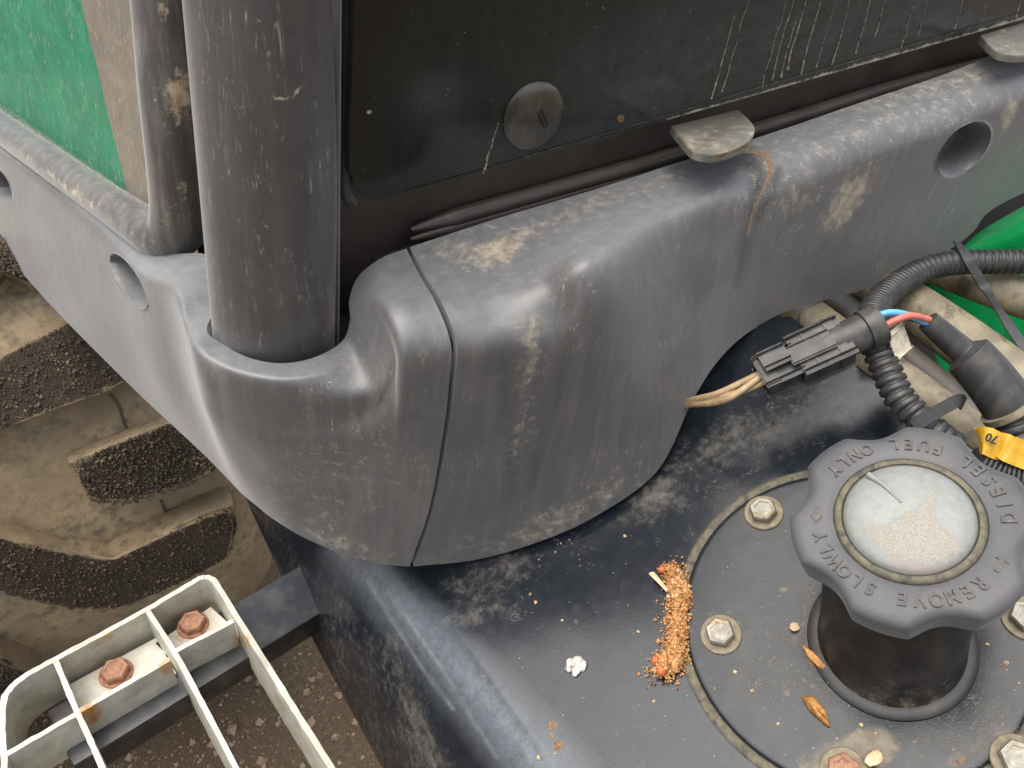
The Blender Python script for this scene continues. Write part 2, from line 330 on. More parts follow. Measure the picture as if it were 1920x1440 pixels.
# ------------------------------------------------------------------ setting: ground
gz = 0.0
mk('ground', [(-60, -60, gz), (60, -60, gz), (60, 60, gz), (-60, 60, gz)], [(0, 1, 2, 3)], M['ground'], None, False)['kind'] = 'structure'
def scatter(name, pts, size, mat, parent=None, flat=.7):
    vs, fs = [], []; base = np.array([(1, 0, 0), (0, 1, 0), (-1, 0, 0), (0, -1, 0), (0, 0, 1), (0, 0, -1)], float)
    tri = [(0, 1, 4), (1, 2, 4), (2, 3, 4), (3, 0, 4), (1, 0, 5), (2, 1, 5), (3, 2, 5), (0, 3, 5)]
    for i, p in enumerate(pts):
        q = rng.normal(size=(3, 3)); q, _ = np.linalg.qr(q); s = size[i]
        b = (base*rng.uniform(.6, 1.2, (6, 1)))@q*s
        vs += list(b+p); fs += [tuple(k+6*i for k in t) for t in tri]
    return mk(name, vs, fs, mat, parent, False)
gp = []
while len(gp) < 9000:
    px, py = rng.uniform(-60, 760), rng.uniform(1130, 1560); p = onp(px, py, np.array([0, 0, gz]), UP); gp.append(p)
o = scatter('gravel', np.array(gp), np.minimum(.0006+.0011*rng.pareto(2.2, 9000), .011), M['grit']); o['kind'] = 'stuff'; o['label'] = 'brown grit and small stones on the bare earth'; o['category'] = 'gravel'

# ------------------------------------------------------------------ the tractor
tractor = bpy.data.objects.new('tractor', None); COL.objects.link(tractor); tractor.empty_display_size = .1
thing(tractor, 'weathered black and green tractor corner with cab pillar, fuel tank, tyre and step', 'tractor')
T = tractor

# ---- fender panels: lofted skins with punched oval holes and folded-in edges
def skin(name, ctrl, nu, nv, mat, holes=(), inward=None, lip=.010, label=None):
    C = np.array(ctrl, float)                                   # [station][row] 3D points
    A = cr(C, nu); B = cr(A.transpose(1, 0, 2), nv).transpose(1, 0, 2); a, b = B.shape[:2]
    P = B.reshape(-1, 3); f = grid_faces(a, b)
    q = P[f[len(f)//2]]; nn = np.cross(q[1]-q[0], q[2]-q[0])
    if nn@(O-q[0]) < 0: f = f[:, ::-1]
    bm = bmesh.new(); vs = [bm.verts.new(p) for p in P]
    px, py = pix(P); fx = px[f].mean(1); fy = py[f].mean(1); keep = np.ones(len(f), bool)
    for (cx, cy, rx, ry, ang, dep_) in holes: keep &= blob(fx, fy, cx, cy, rx, ry, ang, .001) < .5
    for k in np.nonzero(keep)[0]: bm.faces.new([vs[i] for i in f[k]])
    bmesh.ops.delete(bm, geom=[v for v in bm.verts if not v.link_faces], context='VERTS')
    bm.normal_update()
    def edge_loops(sel):
        return [e for e in bm.edges if e.is_boundary and sel(e)]
    def inside(e, h, k=1.5):
        x, y = pix(np.array([e.verts[0].co, e.verts[1].co])); return (blob(x, y, h[0], h[1], h[2]*k, h[3]*k, h[4], .001) > .5).all()
    outer = [e for e in edge_loops(lambda e: not any(inside(e, h) for h in holes))]
    for h in holes:
        es = edge_loops(lambda e: inside(e, h)); vv = {v for e in es for v in e.verts}
        cx, cy, rx, ry, ang, dp = h; a_ = math.radians(ang)
        cn = Vector((0, 0, 0))
        for v in vv:                                            # snap the rim onto the oval
            x, y = pix(np.array([v.co])); x, y = x[0]-cx, y[0]-cy
            u = (x*math.cos(a_)+y*math.sin(a_))/rx; w_ = (-x*math.sin(a_)+y*math.cos(a_))/ry; r = math.hypot(u, w_)
            u, w_ = u*rx/r, w_*ry/r; nx, ny = cx+u*math.cos(a_)-w_*math.sin(a_), cy+u*math.sin(a_)+w_*math.cos(a_)
            d = dep(np.array(v.co)); v.co = Vector(V(nx, ny, d)); cn += v.normal
        vl = sorted(vv, key=lambda v: math.atan2(*(lambda q: ((-q[0]*math.sin(a_)+q[1]*math.cos(a_))/ry, (q[0]*math.cos(a_)+q[1]*math.sin(a_))/rx))((pix(np.array([v.co]))[0][0]-cx, pix(np.array([v.co]))[1][0]-cy))))
        ds = np.array([dep(np.array(v.co)) for v in vl]); ds = np.mean([np.roll(ds, k_) for k_ in range(-3, 4)], 0)
        for i_, v in enumerate(vl):
            a2 = -math.pi+2*math.pi*(i_+.5)/len(vl); u, w_ = rx*math.cos(a2), ry*math.sin(a2); v.co = Vector(V(cx+u*math.cos(a_)-w_*math.sin(a_), cy+u*math.sin(a_)+w_*math.cos(a_), ds[i_]))
        cn.normalize(); cc = sum((v.co for v in vv), Vector())/len(vv)
        for step, shr in ((.0015, .985), (.0035, .955), (dp, .93)):
            r_ = bmesh.ops.extrude_edge_only(bm, edges=es); nv_ = [g for g in r_['geom'] if isinstance(g, bmesh.types.BMVert)]
            es = [g for g in r_['geom'] if isinstance(g, bmesh.types.BMEdge) and g.is_boundary]
            for v in nv_: v.co = cc+(v.co-cc)*shr-cn*step
            cc = cc-cn*step
        if len(es): bmesh.ops.contextual_create(bm, geom=es)
    bm.normal_update()
    off = {v: (-v.normal*lip if inward is None else Vector(inward)*lip) for e in outer for v in e.verts}
    loc = {v: v.co.copy() for v in off}
    r_ = bmesh.ops.extrude_edge_only(bm, edges=outer); nv_ = [g for g in r_['geom'] if isinstance(g, bmesh.types.BMVert)]
    import mathutils
    kd = mathutils.kdtree.KDTree(len(off)); L = list(off)
    for i, v in enumerate(L): kd.insert(loc[v], i)
    kd.balance()
    for v in nv_: v.co = v.co+off[L[kd.find(v.co)[1]]]
    me = bpy.data.meshes.new(name); bm.to_mesh(me); bm.free()
    o = bpy.data.objects.new(name, me); COL.objects.link(o); me.materials.append(mat); o.parent = T
    me.polygons.foreach_set('use_smooth', [True]*len(me.polygons)); me.set_sharp_from_angle(angle=math.radians(50))
    return tagp(o, label)
YW = .385
def Y6(*r): return [ony(*q) for q in r]
right = [
 Y6((769,463,YW),(796,515,.352),(829,569,.320),(856,646,.2985),(852,722,.2955),(843,800,.296),(814,950,.300),(776,1062,.305)),
 Y6((915,415,YW),(923,492,.347),(935,562,.314),(948,638,.2925),(947,712,.289),(940,800,.289),(915,930,.292),(895,1049,.296)),
 Y6((1015,385,YW),(1013,462,.347),(1015,530,.309),(1046,612,.2885),(1050,684,.282),(1050,760,.281),(1040,900,.280),(1010,1016,.275)),
 Y6((1100,360,YW),(1092,420,.348),(1087,474,.306),(1118,516,.289),(1146,606,.281),(1152,700,.279),(1142,850,.273),(1120,966,.264)),
 Y6((1200,328,YW),(1190,370,.356),(1180,408,.331),(1208,442,.3125),(1236,540,.302),(1242,650,.292),(1246,780,.278),(1233,882,.266)),
 Y6((1270,305,YW),(1265,341,.361),(1258,375,.339),(1280,406,.3225),(1306,482,.315),(1312,560,.308),(1312,660,.297),(1300,748,.286)),
 Y6((1340,285,YW),(1336,316,.363),(1330,346,.343),(1349,377,.3275),(1368,436,.323),(1372,490,.320),(1367,585,.314),(1352,670,.306)),
 Y6((1420,258,YW),(1412,287,.365),(1410,316,.347),(1428,360,.332),(1431,405,.328),(1430,450,.327),(1421,538,.325),(1410,619,.322)),
 Y6((1510,228,YW),(1506,257,.365),(1505,286,.348),(1515,332,.334),(1513,375,.331),(1510,420,.331),(1500,500,.331),(1490,578,.331)),
 Y6((1620,190,YW),(1617,216,.366),(1618,243,.349),(1625,288,.336),(1628,335,.334),(1630,380,.334),(1635,460,.334),(1640,536,.335)),
 Y6((1740,150,YW),(1741,178,.366),(1745,207,.350),(1750,248,.337),(1752,293,.336),(1756,340,.336),(1765,410,.337),(1771,473,.338)),
 Y6((1800,128,YW),(1802,156,.366),(1805,185,.350),(1812,226,.338),(1816,268,.337),(1820,310,.337),(1823,385,.338),(1823,436,.339)),
 Y6((1860,105,YW),(1864,130,.366),(1870,158,.350),(1875,197,.338),(1878,238,.337),(1880,280,.337),(1872,340,.338),(1860,393,.339)),
 Y6((1960,75,YW),(1962,100,.366),(1965,125,.350),(1970,163,.338),(1972,205,.337),(1974,245,.337),(1974,300,.338),(1966,340,.339)),
 Y6((2040,50,YW),(2042,75,.366),(2045,100,.350),(2050,138,.338),(2052,180,.337),(2054,220,.337),(2054,270,.338),(2046,305,.339))]
HR = (1808, 279, 63, 35, -46, .022)
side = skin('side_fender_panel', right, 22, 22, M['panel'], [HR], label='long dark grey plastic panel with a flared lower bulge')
zr = -.2926
def D(*r): return [V(*q) for q in r]
corner = [
 Y6((762,466,YW),(788,517,.352),(819,572,.320),(846,648,.2985),(842,722,.2955),(833,800,.296),(806,950,.300),(768,1062,.305)),
 [ony(715,484,.378), ony(720,534,.350), ony(738,580,.324), ony(757,652,.3045), V(760,722,.430), V(760,800,.456), V(745,950,.513), V(735,1060,.550)],
 D((672,518,.468),(684,552,.450),(703,588,.436),(738,660,.428),(738,730,.440),(735,810,.460),(722,945,.512),(708,1056,.549)),
 D((655,562,.466),(668,582,.456),(688,612,.446),(724,692,.437),(720,750,.448),(713,818,.463),(700,940,.511),(685,1050,.547)),
 D((656,602,.464),(668,620,.458),(686,646,.450),(712,716,.443),(706,768,.453),(697,825,.465),(680,930,.510),(660,1044,.545)),
 [onz(641,640,zr), onz(652,656,zr+.002), onz(664,678,zr+.000), V(684,732,.447), V(677,778,.456), V(667,832,.467), V(652,925,.510), V(633,1036,.544)],
 [onz(592,669,zr), onz(601,684,zr+.002), onz(611,703,zr+.001), V(624,746,.443), V(622,790,.455), V(618,840,.468), V(612,925,.509), V(605,1024,.543)],
 [onz(530,681,zr), onz(536,697,zr+.002), onz(541,715,zr+.001), V(548,752,.439), V(552,796,.453), V(556,845,.468), V(566,922,.508), V(574,1010,.542)],
 [onz(468,671,zr), onz(466,687,zr+.002), onz(466,706,zr+.001), V(472,742,.438), V(481,786,.451), V(491,836,.466), V(514,910,.504), V(540,991,.540)],
 [onz(418,645,zr), onz(409,664,zr+.002), onz(405,684,zr+.001), V(413,724,.441), V(422,766,.454), V(434,815,.469), V(468,893,.505), V(505,968,.541)],
 [onz(388,621,zr), onz(372,634,zr+.002), onz(362,652,zr+.000), V(372,699,.446), V(381,738,.459), V(394,785,.474), V(433,868,.509), V(478,946,.544)],
 D((398,585,.497),(368,590,.491),(349,606,.482),(353,648,.470),(362,694,.480),(376,745,.493),(412,842,.524),(454,926,.556)),
 D((405,530,.525),(360,545,.510),(335,562,.503),(340,612,.508),(348,660,.515),(361,715,.526),(394,810,.553),(426,897,.578)),
 D((388,478,.553),(340,505,.540),(310,535,.532),(315,585,.537),(323,632,.544),(335,682,.556),(360,762,.577),(386,856,.603)),
 D((300,472,.577),(280,493,.566),(262,515,.561),(265,552,.566),(271,595,.574),(280,640,.586),(301,716,.607),(335,808,.636)),
 D((215,425,.617),(209,444,.611),(205,465,.611),(207,502,.617),(212,540,.625),(220,582,.637),(240,652,.657),(268,746,.687)),
 D((120,363,.672),(122,382,.669),(125,402,.670),(128,434,.676),(132,470,.682),(138,508,.692),(152,572,.712),(182,661,.738)),
 D((50,313,.725),(52,328,.722),(55,346,.724),(58,374,.730),(61,402,.736),(65,434,.745),(75,493,.764),(96,573,.792)),
 D((-20,262,.785),(-20,273,.782),(-20,287,.784),(-18,310,.79),(-16,333,.796),(-14,358,.805),(-9,405,.823),(3,470,.850)),
 D((-120,195,.885),(-120,205,.882),(-120,216,.884),(-118,233,.89),(-116,252,.896),(-114,272,.903),(-110,312,.915),(-104,365,.94))]
HL = (241, 528, 60, 19, 59, .020); HL2 = (-2, 345, 40, 17, 60, .020)
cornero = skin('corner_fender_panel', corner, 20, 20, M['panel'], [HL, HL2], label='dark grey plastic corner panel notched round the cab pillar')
def pdust(px, py, P):
    m = .9*blob(px, py, 1585, 385, 62, 26, -55, .6)+.8*blob(px, py, 1892, 212, 30, 14, -60, .6)
    m = m+.5*pline(px, py, [(800, 478), (940, 455), (1100, 385), (1300, 318)], 26, 14, 1.)+.5*blob(px, py, 935, 485, 60, 26, -15, .8)
    m = m+.55*pline(px, py, [(1000, 610), (985, 720), (965, 860)], 26, 12, 1.)+.5*pline(px, py, [(1640, 505), (1655, 490)], 16, 12, 1.)
    m = m+.40*pline(px, py, [(480, 940), (620, 1020), (780, 1050), (1000, 1000), (1180, 900)], 34, 30, 1.)+.45*blob(px, py, 1500, 370, 30, 60, 30, .8)
    m = m+.55*pline(px, py, [(1440, 240), (1700, 175), (1860, 125)], 16, 20, 1.)+.35*blob(px, py, 1200, 775, 20, 20, 0, .8)
    m = m+.6*pline(px, py, [(0, 250), (180, 400), (300, 470)], 14, 12, 1.)
    return m
def pvein(px, py, P):
    m = .5*pline(px, py, [(790, 470), (1000, 400), (1300, 318), (1440, 280)], 40, 30, 1.)+.75*blob(px, py, 1600, 260, 200, 60, -22, .7)+.8*blob(px, py, 1780, 170, 140, 45, -25, .6)
    m = m+.5*blob(px, py, 940, 480, 120, 40, -15, .7)+.45*blob(px, py, 1500, 400, 120, 110, 0, .7)+.5*blob(px, py, 990, 720, 40, 120, 8, .6)+.45*blob(px, py, 640, 880, 240, 120, 0, .8)
    return m
def prust(px, py, P):
    return pline(px, py, [(1398, 282), (1430, 288), (1446, 308), (1440, 335), (1426, 368), (1410, 405), (1402, 440)], 4.2, 2.4, .8)+.5*blob(px, py, 1442, 285, 14, 20, -20, .9)
def pdark(px, py, P):
    return 1.0*pline(px, py, [(1408, 300), (1424, 330), (1416, 380), (1400, 440), (1390, 495), (1382, 535)], 15, 7, .9)+.8*pline(px, py, [(1458, 320), (1444, 370), (1424, 410)], 8, 5, .9)+.9*pline(px, py, [(1265, 318), (1330, 312), (1400, 292)], 14, 12, 1.)+.5*blob(px, py, 1315, 525, 22, 40, 10, .8)+.4*pline(px, py, [(1060, 640), (1040, 760), (1000, 900)], 16, 10, 1.)+.4*pline(px, py, [(940, 640), (950, 800), (960, 930)], 14, 10, 1.)
for o in (side, cornero): attrs(o, dust=pdust, vein=pvein, rust=prust, dark=pdark)
# dark closing sheets added behind the seam and skins against light leaks
mk('seam_backing', [V(700,480,.50), V(900,425,.50), V(930,640,.455), V(900,1040,.575), V(700,1045,.575), V(760,650,.45)], [(0, 1, 2, 5), (5, 2, 3, 4)], M['dark'], T, False)

th_ = np.linspace(0, 2*np.pi, 24, endpoint=False); c_ = onz(520, 640, zr)-UP*.02+np.array([.012, .030, 0])
prism('pillar_socket', [c_+np.array([.046*math.cos(a), .046*math.sin(a), 0]) for a in th_], -UP*.01, M['dark'], T)
# ---- cab pillar
PB = V(518, 700, .5); PT = V(492, -60, .362)
pa = [PB+(PT-PB)*t for t in np.linspace(-.12, 1.35, 120)]
pil = tube('cab_pillar', pa, .0366, M['pillar'], T, 96)
attrs(pil, dust=lambda x, y, P: .8*pline(x, y, [(502, 190), (545, 182), (570, 160)], 4, 7, .9)+.5*blob(x, y, 565, 30, 16, 30, 0, .9)+.5*blob(x, y, 460, 215, 30, 40, 30, .9)+.35*blob(x, y, 560, 500, 40, 100, 0, .9),
      vein=lambda x, y, P: .14*blob(x, y, 540, 330, 110, 300, 0, .7)+.10*blob(x, y, 560, 560, 60, 90, 0, .7))
tagp(pil, 'upright black tubular pillar with pale scratches')
edge = [V(624, y, d) for y, d in ((-60, .352), (150, .388), (350, .428), (520, .466), (650, .500))]
tube('trim_strip', cr(edge, 10), .004, M['rubber'], T, 10)

# ---- rear window: frame, dark pane with rounded corner, stud, hinge tabs
YG = .392
def rbox(name, poly, y, mat, back=.012, bev=.0):
    top = [ony(px, py, y) for px, py in poly]; return prism(name, top, np.array([0, back, 0.]), mat, T, bev)
fr = rbox('window_frame', [(560, -160), (2050, -160), (2050, 60), (1860, 125), (1500, 240), (1100, 365), (760, 480), (640, 620), (560, 640)], YG+.020, M['frame'], .03)
gl_poly = [(676, -160), (662, 250), (660, 320), (664, 348), (676, 366), (694, 375), (720, 372), (800, 350), (1250, 225), (2050, -2), (2050, -160)]
def pane():
    # dense front sheet so that drips can be told apart, then a thick edge
    nx, ny = 420, 160; a = np.linspace(0, 1, nx); P = []
    lx = np.array([2050+(0-2050)*0, 0]); xs = np.linspace(655, 2060, nx)
    bot = np.interp(xs, [655, 664, 676, 694, 720, 800, 1250, 2060], [318, 348, 366, 375, 372, 350, 225, -4])
    for x, b in zip(xs, bot):
        for k in range(ny):
            y = -160+(b+160)*k/(ny-1); xx = x+(.0+max(0, (660-x)))*0+(-(y-b)*.03 if x < 700 else 0)*max(0, (700-x)/45)
            P.append(ony(xx, y, YG))
    P = np.array(P); f = grid_faces(nx, ny); q = P[f[len(f)//2]]; nn = np.cross(q[1]-q[0], q[2]-q[0])
    if nn@(O-q[0]) < 0: f = f[:, ::-1]
    o = mk('window_pane', P, f, M['glass'], T)
    bott = np.array([P[i*ny+ny-1] for i in range(nx)]); lft = P[:ny]
    rim = np.concatenate([lft, bott[1:]]); n = len(rim); off = np.array([0, .0065, 0])
    vs = list(rim+np.array([0, .0002, 0]))+list(rim+off); mk('pane_edge', vs, [(i, i+1, n+i+1, n+i) for i in range(n-1)], M['glass_edge'], o)
    return o
pn = pane()
drips = []
for (x, y0, y1) in [(1500, -80, 140), (1428, -20, 168), (1446, 0, 150), (1475, -60, 130), (1530, -40, 128), (1560, -60, 122), (1640, -60, 70), (1605, -40, 100), (1720, -30, 70), (1790, -50, 55), (1355, -20, 172), (1335, 30, 185), (1462, 40, 146), (1842, -40, 40), (1690, 10, 88), (1905, -60, 30), (907, 230, 325)]:
    drips.append([(x+(y1-y)*.28+rng.normal(0, 1.3), y) for y in np.linspace(y0, y1, 7)])
def gdust(px, py, P):
    m = np.zeros_like(px)
    bot = np.interp(px, [655, 694, 800, 1250, 2060], [318, 375, 350, 225, -4])
    m = np.maximum(m, .55*np.clip(1-(bot-py)/22, 0, 1)*(px > 1250)+.4*np.clip(1-(bot-py)/9, 0, 1)*(px > 800))
    m = np.maximum(m, .9*blob(px, py, 692, 210, 7, 6, 0, .6)); m = np.maximum(m, .7*blob(px, py, 1130, 14, 9, 5, 40, .6))
    m = np.maximum(m, .30*blob(px, py, 1700, 40, 260, 90, -15, .8))
    return m
attrs(pn, scuff=lambda x, y, P: .34*blob(x, y, 1720, 20, 420, 120, -15, .9)+.10*blob(x, y, 1150, 120, 260, 160, -15, .9), dust=gdust, vein=lambda x, y, P: 0*x, rust=lambda x, y, P: .9*blob(x, y, 1164, 222, 7, 8, 0, .5), dark=lambda x, y, P: 0*x)
tagp(pn, 'dark tinted rear window pane with dried drip marks')
M['drip'] = plain('dried_drip', (.13, .12, .08), (.34, .31, .22), .7, 400, c3=(.03, .03, .025))
for d in drips:
    P = cr(np.array([ony(x, y, YG-.0002) for x, y in d]), 6); n_ = len(P)
    tube('dried_drip', P, rng.uniform(.0002, .00055)*np.clip(rng.normal(1, .35, n_), .25, 1.8)*np.interp(np.linspace(0, 1, n_), [0, .7, 1], [.5, .9, 1.5]), M['drip'], pn, 6)
xs_ = np.linspace(760, 2050, 60); bt_ = np.interp(xs_, [655, 694, 800, 1250, 2060], [318, 375, 350, 225, -4]); wd_ = np.interp(xs_, [760, 1100, 1400, 2050], [2, 7, 14, 13])
mk('pane_bevel', [ony(x, b-w_, YG-.0006) for x, b, w_ in zip(xs_, bt_, wd_)]+[ony(x, b+1, YG+.0016) for x, b in zip(xs_, bt_)], [(i, i+1, 61+i, 60+i) for i in range(59)], M['glass_edge'], pn)
nW = np.array([0, -1., 0])
M['stud'] = grimy('stud_paint', (.016, .015, .013), .14, .7, (.060, .052, .042), dustk=.05, speck=.3, scratch=.1, film=.2, bumpk=.1)
st = lathe('window_stud', ony(1000, 218, YG-.0005), nW, [(.0212, 0), (.0210, .0008), (.0190, .0016), (.013, .0026), (.006, .0031), (.0, .0032)], M['stud'], T, 48)
tagp(st, 'round shiny stud head set in the dark pane')
obox('stud_slot', ony(1016, 222, YG-.0024), basis(ony(1024, 240, YG)-ony(1008, 205, YG), nW), (.011, .003, .003), M['dark'], st, .0006)
# sill channel: two rubber beads under the pane
for k, (dy, r) in enumerate(((4, .0062), (22, .0052))):
    pts = [ony(x, np.interp(x, [760, 1250, 1900], [430, 292, 92])+dy, YG+.012-k*.002) for x in (770, 900, 1050, 1200, 1300, 1500, 1700, 1950)]
    pb = cr(pts, 8); tube('sill_bead', pb, r*np.interp(np.arange(len(pb)), [0, 5], [.3, 1]), M['frame'], T, 10)
tb = [ony(x, y, YG+.018) for x, y in ((652, -150), (652, 0), (646, 180), (644, 320), (650, 362), (664, 384))]
tube('window_gasket', cr(tb, 10), .0026, M['rubber'], T, 12)
def tabp(pts, y0, name='hinge_tab'):
    bm = bmesh.new(); top = []
    L = [ony(px, py, y) for px, py, y in pts]
    for p in list(cr(np.array(L), 5)): top.append(bm.verts.new(p))
    f = bm.faces.new(top); r = bmesh.ops.extrude_face_region(bm, geom=[f])
    for v in [g for g in r['geom'] if isinstance(g, bmesh.types.BMVert)]: v.co.z -= .0055
    bmesh.ops.bevel(bm, geom=list(bm.edges), offset=.0005, segments=2, affect='EDGES')
    o = from_bm(name, bm, M['tab'], T, 40); return o
M['tab'] = grimy('hinge_metal', (.17, .16, .135), .42, .5, (.20, .19, .16), dustk=.35, dcol=(.30, .22, .12), speck=.5, scratch=.3, film=.3, metal=.2, axis=(80, 80, 80), dmax=.8, dwide=.35)
t1 = tabp([(1258, 236, .392), (1280, 262, .362), (1302, 284, .340), (1345, 290, .332), (1395, 272, .333), (1414, 250, .342), (1412, 232, .36), (1385, 205, .392)], 0)
t2 = tabp([(1838, 66, .392), (1858, 88, .366), (1880, 101, .350), (1925, 104, .346), (1985, 90, .35), (1990, 60, .37), (1960, 30, .392)], 0)
for o in (t1, t2): attrs(o, dust=lambda x, y, P: .55*blob(x, y, 1330, 262, 60, 18, -10, .9)+.5*blob(x, y, 1910, 85, 50, 16, 0, .9), scuff=lambda x, y, P: .7*blob(x, y, 1345, 262, 60, 26, -12, .8)+.7*blob(x, y, 1915, 80, 60, 26, -12, .8), dark=lambda x, y, P: .8*pline(x, y, [(1258, 232), (1390, 204)], 14, 14, .9)+.6*pline(x, y, [(1275, 270), (1310, 296), (1350, 300)], 7, 7, .9)+.8*pline(x, y, [(1838, 60), (1960, 30)], 12, 12, .9), rust=lambda x, y, P: .8*pline(x, y, [(1340, 293), (1370, 287), (1408, 266)], 2.5, 2.5, .8))
# grime lump at the window corner
def lump(name, c, r, mat, parent, sq=(1, 1, 1), seed=0, sub=3):
    bm = bmesh.new(); bmesh.ops.create_icosphere(bm, subdivisions=sub, radius=1); g = np.random.default_rng(seed); k = g.normal(size=(6, 3)); ph = g.uniform(0, 6, 6)
    for v in bm.verts:
        q = np.array(v.co); s = 1+.12*sum(math.sin(2.6*(q@k[i])+ph[i]) for i in range(6))/1.6; v.co = Vector(c+q*s*r*np.array(sq))
    return from_bm(name, bm, mat, parent, 180)
M['grime'] = plain('caked_grime', (.10, .075, .05), (.20, .15, .10), .85, 160, c3=(.05, .04, .03), bumpk=.8, d=.003)

# ---- side window on the left: clear dusty pane, green mesh blind and grey post behind it, thick rubber seal
g3 = [V(292, 408, .575), V(0, 208, .795), V(262, 40, .492)]
gn = nrm(np.cross(g3[1]-g3[0], g3[2]-g3[0])); gn = gn if gn@(O-g3[0]) > 0 else -gn
def gp_(px, py, b=0.): return onp(px, py, g3[0]-gn*b, gn)
poly = [(296, 412), (282, 250), (262, 60), (250, -80), (-120, -80), (-120, 126), (0, 206), (150, 312)]
def gridpoly(name, q, n, m, mat, parent, b=0.):
    a = np.array([[gp_(q[0][0]+(q[1][0]-q[0][0])*s+((q[3][0]+(q[2][0]-q[3][0])*s)-(q[0][0]+(q[1][0]-q[0][0])*s))*t, q[0][1]+(q[1][1]-q[0][1])*s+((q[3][1]+(q[2][1]-q[3][1])*s)-(q[0][1]+(q[1][1]-q[0][1])*s))*t, b) for t in np.linspace(0, 1, m)] for s in np.linspace(0, 1, n)])
    return mk(name, a.reshape(-1, 3), grid_faces(n, m), mat, parent)
sw = gridpoly('side_window_pane', [(-120, -90), (250, -90), (298, 414), (-120, 126)], 90, 120, M['clear'], T)
attrs(sw, dust=lambda x, y, P: .9*np.clip(1-np.abs(y-np.interp(x, [-120, 0, 292], [126, 206, 408]))/16, 0, 1))
tagp(sw, 'streaky left window pane showing a green mesh blind')
prism('green_blind', [gp_(*p, .012) for p in [(-160, -120), (128, -120), (252, 420), (292, 470), (-160, 140)]], -gn*.004, M['blind'], T)
prism('grey_post', [gp_(*p, .010) for p in [(122, -120), (275, -120), (312, 440), (262, 440), (246, 390)]], -gn*.006, M['post'], T)
sp = [(300, -90, .478, .0200), (312, 40, .497, .0205), (322, 180, .520, .0208), (334, 310, .546, .0210), (338, 385, .563, .0210), (330, 430, .575, .0205), (298, 440, .585, .0185), (250, 412, .605, .0165), (180, 364, .648, .0155), (100, 308, .70, .0155), (0, 238, .79, .0155), (-110, 160, .90, .0155)]
spp = cr([[*V(a, b, c), r] for a, b, c, r in sp], 14)
seal = tube('window_seal', spp[:, :3], spp[:, 3], M['rubber'], T, 36)
attrs(seal, dust=lambda x, y, P: .75*blob(x, y, 338, 180, 26, 45, 10, .8)+.5*blob(x, y, 305, 15, 16, 20, 0, .8)+.4*blob(x, y, 345, 350, 14, 30, 0, .8)+.35*pline(x, y, [(0, 262), (150, 370), (290, 470)], 14, 16, .9),
      vein=lambda x, y, P: .8*blob(x, y, 335, 190, 40, 60, 0, .8)+.3*blob(x, y, 330, 400, 50, 60, 0, .8), rust=lambda x, y, P: .55*blob(x, y, 335, 190, 14, 26, 10, .8)+.5*blob(x, y, 347, 360, 4, 14, 5, .7))
tagp(seal, 'fat mud-smeared rubber seal round the left window')
prism('door_post', [V(330, -140, .52), V(480, -140, .44), V(520, 300, .53), V(510, 620, .62), V(395, 640, .62), V(372, 480, .60), V(350, 300, .575)], (R@np.array([0, 0, 1.]))*.04, M['dark'], T)

# ---- fuel tank
nt = -nrm(R@np.array([1630-960, 1850-720, 1442.])); P0 = V(1672, 1205, .45)
def tk(px, py, h=0.): return onp(px, py, P0+nt*h, nt)
def lerp_poly(poly, t):
    k = np.linspace(0, 1, len(poly)); return np.array([np.interp(t, k, [p[0] for p in poly]), np.interp(t, k, [p[1] for p in poly])]).T
def tank():
    NT_, NU = 260, 300; t = np.linspace(0, 1, NT_)
    rows = [  # from the hidden underside, up the left flank, over the roll, across the flat top; (px,py) polylines back -> front, height over the tank plane
        ([(470, 905), (575, 1120), (640, 1250), (765, 1460), (830, 1560)], -.135),
        ([(452, 915), (545, 1120), (608, 1240), (722, 1450), (780, 1560)], -.115),
        ([(470, 885), (560, 1090), (622, 1220), (742, 1435), (808, 1560)], -.085),
        ([(510, 880), (610, 1080), (668, 1200), (790, 1420), (870, 1560)], -.045),
        ([(545, 870), (648, 1062), (725, 1190), (862, 1410), (955, 1560)], -.017),
        ([(590, 860), (700, 1050), (785, 1180), (935, 1400), (1035, 1560)], -.0035),
        ([(640, 850), (760, 1040), (850, 1170), (1005, 1390), (1110, 1560)], .0)]
    L = []
    for poly, h in rows: L.append(np.array([tk(x, y, h) for x, y in lerp_poly(poly, t)]))
    L = cr(np.array(L), 10)
    r0 = L[-1]; rend = np.array([tk(x, y) for x, y in lerp_poly([(1480, 592), (1720, 770), (2000, 960), (2080, 1250), (2200, 1600)], t)])
    flat = [r0+(rend-r0)*s for s in np.linspace(0, 1, NU)[1:]]
    back = [rend-nt*.012+(rend-r0)*.004, rend-nt*.12]
    G = np.concatenate([L, np.array(flat), np.array(back)]); a, b = G.shape[:2]
    f = grid_faces(a, b); q = G.reshape(-1, 3)[f[len(f)//2]]
    if np.cross(q[1]-q[0], q[2]-q[0])@(O-q[0]) < 0: f = f[:, ::-1]
    return mk('fuel_tank', G.reshape(-1, 3), f, M['tank'], T)
tko = tank()
